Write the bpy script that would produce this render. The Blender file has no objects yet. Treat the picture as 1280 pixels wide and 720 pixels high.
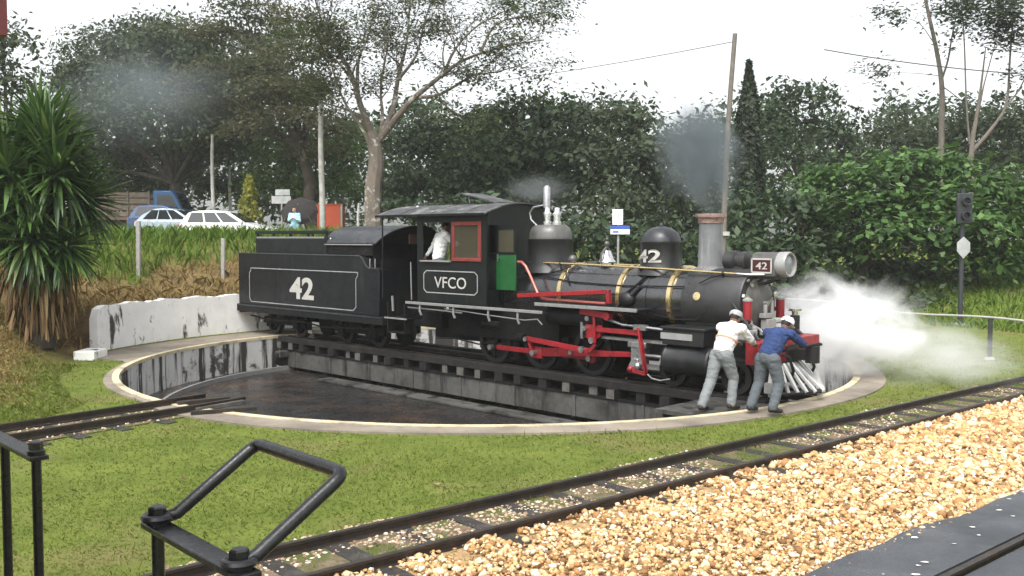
import bpy, bmesh, math, random
import numpy as np
from mathutils import Vector, Matrix, Euler
random.seed(42); RNG = np.random.default_rng(42)
R = math.radians
SC = bpy.context.scene
COL = SC.collection

# ---------------------------------------------------------------- camera, sky, sun, exposure
FPX, HOR, EYE = 1200.0, 297.0, 2.7           # focal length in px of a 1280 wide frame, horizon row, eye height
TH = math.atan((360 - HOR) / FPX)
cam = bpy.data.objects.new('camera', bpy.data.cameras.new('camera'))
COL.objects.link(cam)
cam.location = (0, 0, EYE); cam.rotation_euler = (R(90) - TH, 0, 0)
cam.data.sensor_width = 36; cam.data.lens = 36 * FPX / 1280
cam.data.clip_start = 0.05; cam.data.clip_end = 3000
SC.camera = cam

SUN_EL, SUN_AZ = 58, 200                      # degrees; azimuth clockwise from +Y
w = bpy.data.worlds.new('World'); SC.world = w; w.use_nodes = True
nt = w.node_tree; nt.nodes.clear()
sky = nt.nodes.new('ShaderNodeTexSky'); sky.sky_type = 'NISHITA'; sky.sun_disc = False
sky.sun_elevation = R(SUN_EL); sky.sun_rotation = R(SUN_AZ)
sky.air_density = 1.0; sky.dust_density = 4.0; sky.ozone_density = 1.0
hsv = nt.nodes.new('ShaderNodeHueSaturation'); hsv.inputs['Saturation'].default_value = 0.16
bg = nt.nodes.new('ShaderNodeBackground'); bg.inputs['Strength'].default_value = 0.15
wo = nt.nodes.new('ShaderNodeOutputWorld')
nt.links.new(sky.outputs[0], hsv.inputs['Color']); nt.links.new(hsv.outputs[0], bg.inputs['Color'])
nt.links.new(bg.outputs[0], wo.inputs['Surface'])
sl = bpy.data.lights.new('sun', 'SUN'); sl.energy = 1.1; sl.angle = R(25); sl.color = (1, .97, .92)
so = bpy.data.objects.new('sun', sl); COL.objects.link(so); so.location = (0, -20, 40)
sd = Vector((math.sin(R(SUN_AZ)) * math.cos(R(SUN_EL)), math.cos(R(SUN_AZ)) * math.cos(R(SUN_EL)), math.sin(R(SUN_EL))))
so.rotation_euler = sd.to_track_quat('Z', 'Y').to_euler()
SC.view_settings.view_transform = 'Standard'; SC.view_settings.look = 'None'
SC.view_settings.exposure = 1.15; SC.view_settings.gamma = 1.0
SC.render.engine = 'CYCLES'
SC.cycles.use_denoising = True
SC.cycles.max_bounces = 8; SC.cycles.diffuse_bounces = 3; SC.cycles.glossy_bounces = 3
SC.cycles.transmission_bounces = 4; SC.cycles.transparent_max_bounces = 8; SC.cycles.volume_bounces = 5
SC.cycles.volume_step_rate = 1.5

# ---------------------------------------------------------------- where things stand
CX, CY, PITR = -0.5, 21.4, 7.7                # turntable centre and pit radius
C2 = np.array([CX, CY])
TD = np.array([math.cos(R(40.6)), math.sin(R(40.6))]); TN = np.array([TD[1], -TD[0]]); TP = np.array([2.18, 11.1])   # near track
def ray(x, y):
    x -= 640; y -= 360
    return np.array([x, math.cos(TH) * FPX - math.sin(TH) * y, -math.cos(TH) * y - math.sin(TH) * FPX])
def at(x, y, Y):                              # the point at depth Y that stands in picture position x, y
    d = ray(x, y); k = Y / d[1]
    return Vector((d[0] * k, Y, d[2] * k + EYE))
def onz(x, y, z):
    d = ray(x, y); k = (z - EYE) / d[2]
    return Vector((d[0] * k, d[1] * k, z))
def trk(a, o, z=0.0):
    p = TP + TD * a + TN * o
    return Vector((p[0], p[1], z))
def ss(a, b, x):
    t = np.clip((x - a) / (b - a), 0, 1)
    return t * t * (3 - 2 * t)
def noise2(x, y, s=1.0, seed=0):
    r = np.random.default_rng(seed); v = 0
    for k in range(7):
        a = r.uniform(0, 6.28); f = s * r.uniform(.5, 2.2); p = r.uniform(0, 6.28)
        v = v + np.sin((x * math.cos(a) + y * math.sin(a)) * f + p + 1.3 * np.sin((x * math.sin(a) - y * math.cos(a)) * f * .7 + p))
    return v / 7
def ground_h(X, Y):
    X = np.asarray(X, float); Y = np.asarray(Y, float)
    dx, dy = X - CX, Y - CY
    r = np.hypot(dx, dy); az = np.degrees(np.arctan2(dy, dx)) % 360
    rise = 1.0 * ss(9.3, 9.42, r) + 1.72 * ss(10.0, 14.6, r) - .35 * ss(16, 18.5, r)
    w1 = ss(78, 104, az) * (az <= 172.5)
    ri = 9.35 - 1.2 * ss(184, 204, az)
    soft = 1.02 * ss(ri, ri + 1.5, r) + 1.35 * ss(11, 16, r)
    w2 = (az > 172.5) * (1 - ss(182, 222, az)) * np.where(az > 172.5, 1, 0)
    h = rise * w1 + soft * w2
    azs = np.where(az > 180, az - 360, az)
    w3 = ss(-40, -8, azs) * (1 - ss(78, 104, azs))
    h = h + w3 * (1.1 * ss(16.5, 25, r) + .9 * ss(25, 40, r))
    h = h + noise2(X, Y, 1.1, 5) * .05 * ss(9.5, 13, r) * np.clip(w1 + w2 + w3, 0, 1)
    return h - 0.03 + noise2(X, Y, 2.2, 3) * .012 * ss(8.6, 9.6, r) * np.clip(1 - w1, 0, 1)
def gz(x, y): return float(ground_h(x, y))

# ---------------------------------------------------------------- mesh helpers
def frame(ax):
    a = Vector(ax).normalized(); t = Vector((0, 0, 1)) if abs(a.z) < .9 else Vector((1, 0, 0))
    u = a.cross(t).normalized(); return u, a.cross(u).normalized(), a
class MB:
    def __init__(s): s.v = []; s.f = []
    def add(s, vs, fs):
        n = len(s.v); s.v += [tuple(x) for x in vs]; s.f += [tuple(i + n for i in f) for f in fs]; return s
    def hexa(s, p):                            # 4 bottom, 4 top, counter-clockwise
        return s.add(p, [(3, 2, 1, 0), (4, 5, 6, 7), (0, 1, 5, 4), (1, 2, 6, 5), (2, 3, 7, 6), (3, 0, 4, 7)])
    def box(s, x0, x1, y0, y1, z0, z1):
        return s.hexa([(x0, y0, z0), (x1, y0, z0), (x1, y1, z0), (x0, y1, z0), (x0, y0, z1), (x1, y0, z1), (x1, y1, z1), (x0, y1, z1)])
    def bar(s, p0, p1, w, h, up=(0, 0, 1)):    # a beam of width w, height h from p0 to p1
        p0, p1 = Vector(p0), Vector(p1); d = (p1 - p0).normalized(); sd = d.cross(Vector(up)).normalized(); u = sd.cross(d)
        q = []
        for z in (-.5, .5):
            for p, y in ((p0, -.5), (p1, -.5), (p1, .5), (p0, .5)): q.append(p - sd * y * w + u * z * h)
        return s.hexa([q[i] for i in (0, 1, 2, 3, 4, 5, 6, 7)])
    def lathe(s, prof, o, ax=(0, 0, 1), n=24, a0=0, a1=6.283185307):
        u, v, a = frame(ax); o = Vector(o); full = abs(a1 - a0) > 6.28; m = n if full else n + 1
        vs = []; fs = []
        for d, r in prof:
            for i in range(m):
                t = a0 + (a1 - a0) * i / n
                vs.append(o + a * d + (u * math.cos(t) + v * math.sin(t)) * max(r, 1e-4))
        for j in range(len(prof) - 1):
            for i in range(n):
                k = (i + 1) % m; fs.append((j * m + i, j * m + k, (j + 1) * m + k, (j + 1) * m + i))
        if full:
            if prof[0][1] > 2e-4: fs.append(tuple(range(m - 1, -1, -1)))
            if prof[-1][1] > 2e-4: fs.append(tuple((len(prof) - 1) * m + i for i in range(m)))
        return s.add(vs, fs)
    def cyl(s, p0, p1, r0, r1=None, n=14):
        p0, p1 = Vector(p0), Vector(p1); L = (p1 - p0).length
        return s.lathe([(0, r0), (L, r0 if r1 is None else r1)], p0, p1 - p0, n)
    def tube(s, path, r, n=8, caps=True):
        P = [Vector(p) for p in path]; m = len(P); rr = r if isinstance(r, (list, tuple)) else [r] * m
        u = None; vs = []; fs = []
        for i in range(m):
            d = (P[min(i + 1, m - 1)] - P[max(i - 1, 0)])
            d = d.normalized() if d.length > 1e-9 else Vector((0, 0, 1))
            if u is None: u = frame(d)[0]
            u = (u - d * u.dot(d)); u = u.normalized() if u.length > 1e-6 else frame(d)[0]
            v = d.cross(u)
            for k in range(n):
                t = 6.2831853 * k / n; vs.append(P[i] + (u * math.cos(t) + v * math.sin(t)) * rr[i])
        for i in range(m - 1):
            for k in range(n):
                q = (k + 1) % n; fs.append((i * n + k, i * n + q, (i + 1) * n + q, (i + 1) * n + k))
        if caps: fs += [tuple(range(n - 1, -1, -1)), tuple((m - 1) * n + k for k in range(n))]
        return s.add(vs, fs)
    def prism(s, poly, y0, y1, T=None):        # polygon in x,z extruded along y (T maps x,y,z)
        n = len(poly); T = T or (lambda x, y, z: (x, y, z))
        vs = [T(x, y0, z) for x, z in poly] + [T(x, y1, z) for x, z in poly]
        return s.add(vs, [tuple(range(n)), tuple(range(2 * n - 1, n - 1, -1))] + [(i, n + i, n + (i + 1) % n, (i + 1) % n) for i in range(n)])
    def ball(s, c, r, nu=12, nv=8, M=None):
        r = (r, r, r) if not hasattr(r, '__len__') else r; vs = []; fs = []
        for j in range(nv + 1):
            p = math.pi * j / nv
            for i in range(nu):
                t = 6.2831853 * i / nu; q = Vector((r[0] * math.sin(p) * math.cos(t), r[1] * math.sin(p) * math.sin(t), r[2] * math.cos(p)))
                if M is not None: q = M @ q
                vs.append(Vector(c) + q)
        for j in range(nv):
            for i in range(nu): fs.append((j * nu + i, (j + 1) * nu + i, (j + 1) * nu + (i + 1) % nu, j * nu + (i + 1) % nu))
        return s.add(vs, fs)
    def torus(s, c, ax, Rm, r, n=28, m=8):
        u, v, a = frame(ax); c = Vector(c)
        path = []; vs = []; fs = []
        for i in range(n):
            t = 6.2831853 * i / n; e = u * math.cos(t) + v * math.sin(t)
            for k in range(m):
                q = 6.2831853 * k / m; vs.append(c + e * (Rm + r * math.cos(q)) + a * r * math.sin(q))
        for i in range(n):
            for k in range(m): fs.append((i * m + k, ((i + 1) % n) * m + k, ((i + 1) % n) * m + (k + 1) % m, i * m + (k + 1) % m))
        return s.add(vs, fs)
    def mesh(s, name, ang=38):
        me = bpy.data.meshes.new(name); me.from_pydata(s.v, [], s.f)
        bm = bmesh.new(); bm.from_mesh(me); bmesh.ops.remove_doubles(bm, verts=bm.verts, dist=1e-5)
        bmesh.ops.recalc_face_normals(bm, faces=bm.faces); bm.to_mesh(me); bm.free()
        me.shade_smooth(); me.set_sharp_from_angle(angle=R(ang)); return me
    def build(s, name, mat, parent=None, bevel=0, ang=38, **kw):
        o = bpy.data.objects.new(name, s.mesh(name, ang)); COL.objects.link(o)
        o.data.materials.append(MT[mat] if isinstance(mat, str) else mat)
        if parent is not None: o.parent = parent
        if bevel:
            b = o.modifiers.new('bevel', 'BEVEL'); b.width = bevel; b.segments = 2; b.limit_method = 'ANGLE'; b.angle_limit = R(40); b.harden_normals = False
        return tag(o, **kw)
def tag(o, label=None, cat=None, group=None, kind=None):
    if label: o['label'] = label
    if cat: o['category'] = cat
    if group: o['group'] = group
    if kind: o['kind'] = kind
    return o
def empty(name, loc=(0, 0, 0), rz=0, **kw):
    o = bpy.data.objects.new(name, None); COL.objects.link(o); o.location = loc; o.rotation_euler = (0, 0, rz)
    o.empty_display_size = .2
    return tag(o, **kw)
def link_copy(src, parent=None, loc=None, rot=None):
    c = src.copy(); COL.objects.link(c)
    if parent is not None: c.parent = parent
    if loc is not None: c.location = loc
    if rot is not None: c.rotation_euler = rot
    return c
def np_obj(name, V, F, mat, parent=None, smooth=False, **kw):   # V (n,3), F (m,k)
    me = bpy.data.meshes.new(name); k = F.shape[1]
    me.vertices.add(len(V)); me.vertices.foreach_set('co', np.ascontiguousarray(V, np.float32).ravel())
    me.loops.add(F.size); me.loops.foreach_set('vertex_index', np.ascontiguousarray(F, np.int32).ravel())
    me.polygons.add(len(F)); me.polygons.foreach_set('loop_start', np.arange(0, F.size, k, dtype=np.int32))
    me.polygons.foreach_set('loop_total', np.full(len(F), k, np.int32))
    if smooth: me.polygons.foreach_set('use_smooth', np.ones(len(F), bool))
    me.update(calc_edges=True)
    o = bpy.data.objects.new(name, me); COL.objects.link(o); me.materials.append(MT[mat] if isinstance(mat, str) else mat)
    if parent is not None: o.parent = parent
    return tag(o, **kw)

# ---------------------------------------------------------------- materials
MT = {}
def nd(nt, t, **k):
    n = nt.nodes.new(t)
    for a, b in k.items(): setattr(n, a, b)
    return n
def mixc(nt, fac, a, b, blend='MIX'):
    m = nt.nodes.new('ShaderNodeMix'); m.data_type = 'RGBA'; m.blend_type = blend
    if isinstance(fac, (int, float)): m.inputs[0].default_value = fac
    else: nt.links.new(fac, m.inputs[0])
    for i, c in ((6, a), (7, b)):
        if hasattr(c, 'is_linked') or hasattr(c, 'links'): nt.links.new(c, m.inputs[i])
        else: m.inputs[i].default_value = (*c, 1)
    return m.outputs[2]
def noise(nt, scale, detail=5, rough=.6, vec=None, dist=0):
    n = nt.nodes.new('ShaderNodeTexNoise'); n.inputs['Scale'].default_value = scale; n.inputs['Detail'].default_value = detail
    n.inputs['Roughness'].default_value = rough; n.inputs['Distortion'].default_value = dist
    if vec is not None: nt.links.new(vec, n.inputs['Vector'])
    return n.outputs[0]
def ramp(nt, v, stops):
    r = nt.nodes.new('ShaderNodeValToRGB'); nt.links.new(v, r.inputs[0])
    e = r.color_ramp.elements
    while len(e) < len(stops): e.new(.5)
    for i, (p, c) in enumerate(stops):
        e[i].position = p; e[i].color = (*c, 1) if hasattr(c, '__len__') else (c, c, c, 1)
    return r.outputs[0]
def mat(name, col, rough=.5, metal=0, var=.25, vs=3.0, bump=0, bs=40, dirt=None, spec=.5, streak=None, coat=0):
    m = bpy.data.materials.new(name); m.use_nodes = True; t = m.node_tree; b = t.nodes['Principled BSDF']
    tc = nd(t, 'ShaderNodeTexCoord'); vec = tc.outputs['Object']
    n = noise(t, vs, 6, .65, vec)
    c = mixc(t, ramp(t, n, [(.3, 0), (.7, 1)]), [x * (1 - var) for x in col], [min(1, x * (1 + var)) for x in col])
    if dirt:                                   # (colour, scale, low, high): worn or soiled patches
        dn = noise(t, dirt[1], 8, .7, vec, .3)
        c = mixc(t, ramp(t, dn, [(dirt[2], 0), (dirt[3], 1)]), c, dirt[0])
    if streak:                                 # (colour, xy scale, z scale, low, high): vertical runs
        mp = nd(t, 'ShaderNodeMapping'); mp.inputs['Scale'].default_value = (streak[1], streak[1], streak[2]); t.links.new(vec, mp.inputs[0])
        sn = noise(t, 1, 6, .65, mp.outputs[0], .2)
        c = mixc(t, ramp(t, sn, [(streak[3], 0), (streak[4], 1)]), c, streak[0])
    t.links.new(c, b.inputs['Base Color'])
    rn = noise(t, vs * 2.3, 4, .6, vec)
    t.links.new(ramp(t, rn, [(.25, max(0, rough - .12)), (.75, min(1, rough + .14))]), b.inputs['Roughness'])
    b.inputs['Metallic'].default_value = metal; b.inputs['Specular IOR Level'].default_value = spec
    if coat: b.inputs['Coat Weight'].default_value = coat; b.inputs['Coat Roughness'].default_value = .15
    if bump:
        bp = nd(t, 'ShaderNodeBump'); bp.inputs['Strength'].default_value = bump; bp.inputs['Distance'].default_value = .02
        t.links.new(noise(t, bs, 5, .6, vec), bp.inputs['Height']); t.links.new(bp.outputs[0], b.inputs['Normal'])
    MT[name] = m; return m
def leafmat(name, stops, trans=.35, rough=.55, spec=.35, pv=None):
    m = bpy.data.materials.new(name); m.use_nodes = True; t = m.node_tree; b = t.nodes['Principled BSDF']
    g = nd(t, 'ShaderNodeNewGeometry')
    c = ramp(t, g.outputs['Random Per Island'], stops)
    if pv:                                     # large patches of another leaf colour (scale, colour, low, high)
        tc = nd(t, 'ShaderNodeTexCoord'); c = mixc(t, ramp(t, noise(t, pv[0], 3, .5, tc.outputs['Object']), [(pv[2], 0), (pv[3], 1)]), c, pv[1])
    t.links.new(c, b.inputs['Base Color']); b.inputs['Roughness'].default_value = rough; b.inputs['Specular IOR Level'].default_value = spec
    tr = nd(t, 'ShaderNodeBsdfTranslucent'); t.links.new(mixc(t, .6, c, (1, 1, .55), 'MULTIPLY'), tr.inputs['Color'])
    mx = nd(t, 'ShaderNodeMixShader'); mx.inputs[0].default_value = trans
    t.links.new(b.outputs[0], mx.inputs[1]); t.links.new(tr.outputs[0], mx.inputs[2]); t.links.new(mx.outputs[0], t.nodes['Material Output'].inputs['Surface'])
    MT[name] = m; return m
def glass(name, col, rough=.05, alpha=.35):
    m = bpy.data.materials.new(name); m.use_nodes = True; t = m.node_tree; b = t.nodes['Principled BSDF']
    b.inputs['Base Color'].default_value = (*col, 1); b.inputs['Roughness'].default_value = rough
    b.inputs['Specular IOR Level'].default_value = .9; b.inputs['Alpha'].default_value = alpha
    MT[name] = m; return m

mat('loco_black', (.0085, .009, .010), .42, 0, .35, 2.5, .06, 60, ((.026, .026, .026), 1.6, .48, .78), .5)
mat('tender_black', (.0065, .0075, .0095), .45, 0, .3, 2.0, .06, 50, ((.016, .017, .019), 1.3, .45, .8), .32, ((.026, .025, .023), 5, .5, .58, .76))
mat('boiler_black', (.010, .0105, .0115), .22, 0, .3, 2.2, .05, 40, ((.045, .044, .043), 2.2, .5, .8), 1.0, coat=.7)
mat('smokebox_black', (.022, .022, .0235), .45, 0, .3, 3, .1, 70, ((.06, .057, .054), 2.5, .48, .8), .55)
mat('grime', (.006, .006, .0065), .7, 0, .5, 4, .2, 40, ((.016, .014, .012), 3, .5, .75), .25)
mat('rod_red', (.27, .012, .018), .38, 0, .25, 5, .03, 60, ((.045, .012, .012), 5, .52, .70), .5, ((.03, .012, .012), 8, 3, .58, .70))
mat('signal_red', (.24, .013, .018), .4, 0, .25, 4, .03, 60, ((.2, .06, .05), 5, .6, .8), .5)
mat('copper', (.52, .15, .12), .35, .6, .2, 6, 0, 40, None, .5)
mat('brass', (.74, .58, .30), .26, 1, .12, 8, .03, 60, ((.50, .36, .16), 3, .55, .8))
mat('steel', (.45, .45, .46), .35, .9, .25, 8, .05, 60, ((.12, .1, .08), 7, .52, .75))
mat('chrome', (.78, .78, .78), .18, 1, .1, 8)
mat('alu_paint', (.30, .30, .295), .45, .2, .15, 5, .05, 60, ((.22, .2, .18), 6, .55, .8))
mat('dome_grey', (.115, .112, .106), .42, .3, .25, 5, .05, 40, ((.07, .065, .06), 4, .5, .8))
mat('chimney_grey', (.15, .155, .16), .62, 0, .22, 3, .1, 40, ((.09, .085, .085), 2.5, .5, .8), .35, ((.28, .27, .27), 9, .8, .52, .75))
mat('chimney_rust', (.34, .23, .20), .75, 0, .3, 9, .1, 60, ((.12, .07, .06), 6, .45, .7))
mat('edge_grey', (.22, .22, .215), .5, 0, .25, 5, .05, 50, ((.12, .11, .1), 5, .5, .75))
mat('cab_green_black', (.0055, .0085, .0078), .42, 0, .3, 3, .05, 50, ((.014, .017, .016), 1.8, .5, .8), .35, ((.022, .022, .02), 5, .5, .6, .78))
mat('cab_inside', (.010, .016, .013), .7, 0, .3, 3)
mat('door_green', (.008, .085, .02), .4, 0, .2, 4, .03, 40, ((.02, .08, .03), 4, .5, .8))
mat('frame_red', (.19, .028, .022), .5, 0, .25, 6, .05, 50, ((.16, .06, .05), 6, .5, .8))
mat('roof_sheet', (.045, .045, .046), .5, 0, .3, 2, .1, 30, ((.26, .26, .255), 2.2, .5, .68), .5, ((.05, .05, .05), 6, 6, .55, .7))
mat('hood_sheet', (.030, .033, .037), .33, .2, .25, 2, .05, 30, ((.08, .085, .09), 1.5, .5, .75), .6)
mat('letter', (.44, .43, .40), .6, 0, .15, 10, 0, 40, ((.35, .34, .32), 8, .55, .8))
mat('lining', (.30, .31, .31), .6, 0, .25, 8)
mat('plate_red', (.05, .008, .011), .4)
mat('slat_white', (.46, .46, .45), .45, 0, .15, 6, .05, 50, ((.25, .23, .21), 5, .55, .8))
mat('rail_steel', (.045, .038, .033), .45, .5, .3, 5, .1, 60, ((.09, .055, .035), 6, .5, .75))
mat('rail_top', (.20, .19, .18), .35, .8, .3, 3, .05, 60, ((.08, .06, .05), 4, .5, .75))
mat('tie_wood', (.042, .039, .036), .85, 0, .4, 4, .5, 30, ((.085, .08, .074), 3, .5, .75), .2)
mat('tie_oily', (.013, .012, .011), .75, 0, .4, 4, .4, 30, ((.03, .027, .024), 3, .5, .75), .3)
mat('tie_end', (.10, .095, .087), .85, 0, .4, 6, .5, 30, ((.05, .045, .04), 4, .45, .7), .2)
mat('girder', (.085, .085, .078), .75, 0, .25, 2, .25, 25, ((.03, .027, .024), 1.0, .42, .66), .3, ((.009, .008, .007), 2.2, .35, .52, .64))
mat('whitewash', (.86, .85, .82), .85, 0, .08, 2, .4, 14, ((.20, .17, .14), 2.0, .62, .70), .2, ((.07, .06, .05), 2.4, .8, .565, .63))
mat('pit_paint', (.56, .56, .54), .85, 0, .12, 2, .4, 14, ((.09, .08, .07), 1.5, .53, .60), .2, ((.05, .045, .04), 3.0, .22, .50, .57))
mat('pit_floor', (.018, .0172, .0172), .26, 0, .3, 1.2, .25, 30, ((.075, .045, .028), .55, .48, .68), .6)
mat('rim_concrete', (.25, .215, .17), .8, 0, .2, 1.5, .3, 40, ((.12, .105, .086), .8, .45, .70), .3)
mat('rim_yellow', (.58, .50, .33), .75, 0, .12, 3, .2, 40, ((.22, .185, .14), 1.6, .46, .66), .3)
mat('asphalt', (.042, .047, .054), .34, 0, .3, 1.0, .35, 60, ((.075, .081, .09), 1.1, .45, .7), .5)
mat('fleck_paint', (.62, .60, .56), .8)
mat('iron_black', (.012, .012, .014), .32, .2, .3, 30, .08, 90, ((.035, .033, .032), 25, .5, .75), .6)
mat('carriage_red', (.10, .018, .018), .45, 0, .2, 2)
mat('carriage_grey', (.12, .12, .12), .6)
mat('skin', (.42, .23, .15), .55, 0, .12, 20, 0, 40, None, .4)
mat('skin_dark', (.20, .10, .065), .55, 0, .12, 20)
mat('shirt_white', (.76, .73, .71), .85, 0, .06, 9, .5, 14, None, .2)
mat('shirt_pale', (.80, .80, .78), .85, 0, .05, 9, .5, 14, None, .2)
mat('stripe_orange', (.75, .33, .20), .8)
mat('navy_cloth', (.030, .052, .135), .85, 0, .25, 8, .5, 16, None, .2)
mat('jeans', (.19, .205, .21), .9, 0, .10, 6, .35, 30, None, .15)
mat('jeans_dark', (.095, .108, .118), .9, 0, .12, 6, .35, 30, None, .15)
mat('cap_grey', (.33, .33, .34), .85, 0, .2, 30, .2, 60)
mat('cap_white', (.74, .74, .73), .85)
mat('shoe', (.022, .020, .019), .6)
mat('hair', (.012, .010, .009), .6)
mat('blue_cloth', (.36, .60, .78), .85, 0, .1, 10, .4, 14)
mat('umbrella_brown', (.018, .014, .013), .9, 0, .2, 5)
mat('car_white', (.78, .78, .78), .25, 0, .03, 2, coat=.6)
mat('car_silver', (.42, .50, .58), .28, .3, .05, 2, coat=.6)
mat('car_blue', (.03, .07, .16), .28, 0, .05, 2, coat=.6)
mat('truck_blue', (.015, .09, .24), .35, 0, .1, 2, coat=.4)
mat('truck_wood', (.13, .10, .08), .8, 0, .35, 3, .3, 20)
mat('car_glass', (.015, .018, .02), .08, 0, .05, 2, spec=.9)
mat('tyre', (.015, .015, .015), .85)
mat('lamp_lens', (.55, .55, .55), .15)
mat('lamp_red', (.4, .02, .02), .2)
mat('post_grey', (.32, .31, .29), .85, 0, .25, 3, .3, 30, ((.14, .13, .12), 3, .5, .75))
mat('pole_pale', (.44, .43, .40), .85, 0, .2, 3, .3, 20, ((.24, .22, .2), 2, .5, .75))
mat('pole_wood', (.16, .14, .12), .85, 0, .3, 4, .4, 25, ((.13, .115, .1), 3, .5, .75))
mat('signal_grey', (.028, .031, .036), .6, 0, .3, 3)
mat('sign_white', (.80, .80, .80), .6, 0, .04)
mat('sign_blue', (.05, .10, .42), .6)
mat('sign_grey', (.36, .37, .37), .7)
mat('panel_orange', (.42, .07, .03), .7, 0, .12, 2)
mat('pipe_white', (.40, .38, .36), .6, 0, .15, 5)
mat('bark_grey', (.155, .13, .108), .95, 0, .3, 1.6, .9, 10, ((.42, .40, .36), 2.6, .54, .62), .15)
mat('bark_dark', (.060, .050, .040), .95, 0, .35, 2, .9, 10, ((.15, .13, .11), 2.5, .55, .7), .15)
mat('bark_pale', (.17, .15, .13), .9, 0, .3, 2, .5, 10, ((.15, .12, .1), 2, .5, .7), .15)
mat('twig_dark', (.050, .043, .036), .9)
leafmat('leaf_dark', [(0, (.020, .036, .017)), (.45, (.036, .062, .028)), (.8, (.058, .094, .042)), (1, (.09, .13, .06))], .3)
leafmat('leaf_dark2', [(0, (.030, .046, .024)), (.5, (.055, .078, .040)), (.85, (.078, .105, .055)), (1, (.11, .14, .075))], .34)
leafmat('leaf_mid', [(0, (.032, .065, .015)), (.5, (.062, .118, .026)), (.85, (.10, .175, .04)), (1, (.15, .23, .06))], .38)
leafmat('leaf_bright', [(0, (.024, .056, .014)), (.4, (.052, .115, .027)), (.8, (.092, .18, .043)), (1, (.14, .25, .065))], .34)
leafmat('leaf_brown', [(0, (.065, .066, .036)), (.5, (.11, .102, .058)), (.85, (.15, .135, .078)), (1, (.19, .165, .10))], .45, pv=(.35, (.065, .085, .042), .46, .60))
leafmat('leaf_feather', [(0, (.030, .045, .018)), (.5, (.060, .082, .030)), (1, (.11, .13, .05))], .4)
leafmat('leaf_gum', [(0, (.035, .05, .032)), (.5, (.06, .078, .048)), (1, (.10, .12, .075))], .35)
leafmat('leaf_yellow', [(0, (.13, .15, .02)), (.5, (.24, .25, .03)), (1, (.34, .32, .05))], .4)
leafmat('leaf_cypress', [(0, (.012, .022, .010)), (.5, (.022, .036, .015)), (1, (.04, .055, .025))], .15)
leafmat('yucca_leaf', [(0, (.022, .055, .014)), (.5, (.045, .10, .022)), (.85, (.085, .16, .035)), (1, (.16, .22, .07))], .25, .4, .5)
leafmat('yucca_dead', [(0, (.09, .055, .028)), (.5, (.20, .125, .06)), (1, (.33, .23, .12))], .2, .8, .2)
leafmat('blade_lawn', [(0, (.122, .165, .029)), (.5, (.155, .205, .036)), (.85, (.215, .26, .058)), (1, (.29, .275, .10))], .5, .6, .3, pv=(.8, (.185, .185, .055), .56, .74))
leafmat('blade_tall', [(0, (.07, .13, .015)), (.5, (.12, .21, .025)), (1, (.20, .29, .05))], .4, .6, .3)
leafmat('blade_dry', [(0, (.15, .10, .040)), (.5, (.26, .18, .075)), (.85, (.34, .25, .11)), (1, (.15, .16, .045))], .3, .8, .2)
leafmat('stone', [(0, (.16, .085, .04)), (.15, (.36, .19, .075)), (.45, (.54, .345, .155)), (.8, (.62, .46, .26)), (1, (.70, .64, .54))], 0, .8, .3)
leafmat('stone_dull', [(0, (.16, .10, .065)), (.4, (.30, .21, .135)), (.8, (.48, .38, .27)), (1, (.70, .66, .58))], 0, .85, .3)
glass('pane_glass', (.10, .09, .06), .08, .45)  # olive base colour paints in the gravel reflected by the cab panes
glass('lens_glass', (.30, .32, .33), .04, .7)
# ---------------------------------------------------------------- ground
def ground_material():
    m = bpy.data.materials.new('ground'); m.use_nodes = True; t = m.node_tree; b = t.nodes['Principled BSDF']
    tc = nd(t, 'ShaderNodeTexCoord'); v = tc.outputs['Object']
    green = mixc(t, ramp(t, noise(t, 1.3, 7, .65, v), [(.32, 0), (.68, 1)]), (.095, .130, .024), (.16, .195, .042))
    green = mixc(t, ramp(t, noise(t, .45, 5, .6, v), [(.52, 0), (.72, 1)]), green, (.19, .165, .07))
    dry = mixc(t, ramp(t, noise(t, 2.1, 7, .7, v), [(.35, 0), (.65, 1)]), (.10, .068, .034), (.24, .17, .075))
    a = nd(t, 'ShaderNodeAttribute', attribute_name='dry')
    c = mixc(t, a.outputs['Fac'], green, dry)
    t.links.new(c, b.inputs['Base Color']); b.inputs['Roughness'].default_value = .95; b.inputs['Specular IOR Level'].default_value = .1
    bp = nd(t, 'ShaderNodeBump'); bp.inputs['Strength'].default_value = .7; bp.inputs['Distance'].default_value = .05
    t.links.new(noise(t, 25, 6, .7, v), bp.inputs['Height']); t.links.new(bp.outputs[0], b.inputs['Normal'])
    MT['ground'] = m
ground_material()
def dryness(X, Y):
    dx, dy = X - CX, Y - CY; r = np.hypot(dx, dy); az = np.degrees(np.arctan2(dy, dx)) % 360
    bank = ((az > 60) & (az < 180)) * ss(9.2, 9.5, r) * (1 - ss(11.6, 14.6, r + noise2(X, Y, .8, 8) * 1.2))
    mound = ((az >= 165) & (az < 240)) * ss(8.4, 10, r) * (.72 + .6 * noise2(X, Y, .55, 9)) * ss(14.0, 16.8, Y)
    return np.clip(bank + mound, 0, 1)
rad = [7.72, 7.9, 8.2, 8.5, 8.8, 9.05, 9.28, 9.32, 9.36, 9.40, 9.44, 9.6]
while rad[-1] < 34: rad.append(rad[-1] + .32)
while rad[-1] < 400: rad.append(rad[-1] * 1.16)
NA = 540
rr = np.array(rad); aa = np.arange(NA) * 2 * math.pi / NA
GX = CX + rr[:, None] * np.cos(aa)[None]; GY = CY + rr[:, None] * np.sin(aa)[None]
GZ = ground_h(GX, GY)
V = np.stack([GX, GY, GZ], -1).reshape(-1, 3)
i, j = np.meshgrid(np.arange(len(rr) - 1), np.arange(NA), indexing='ij'); j2 = (j + 1) % NA
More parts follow.
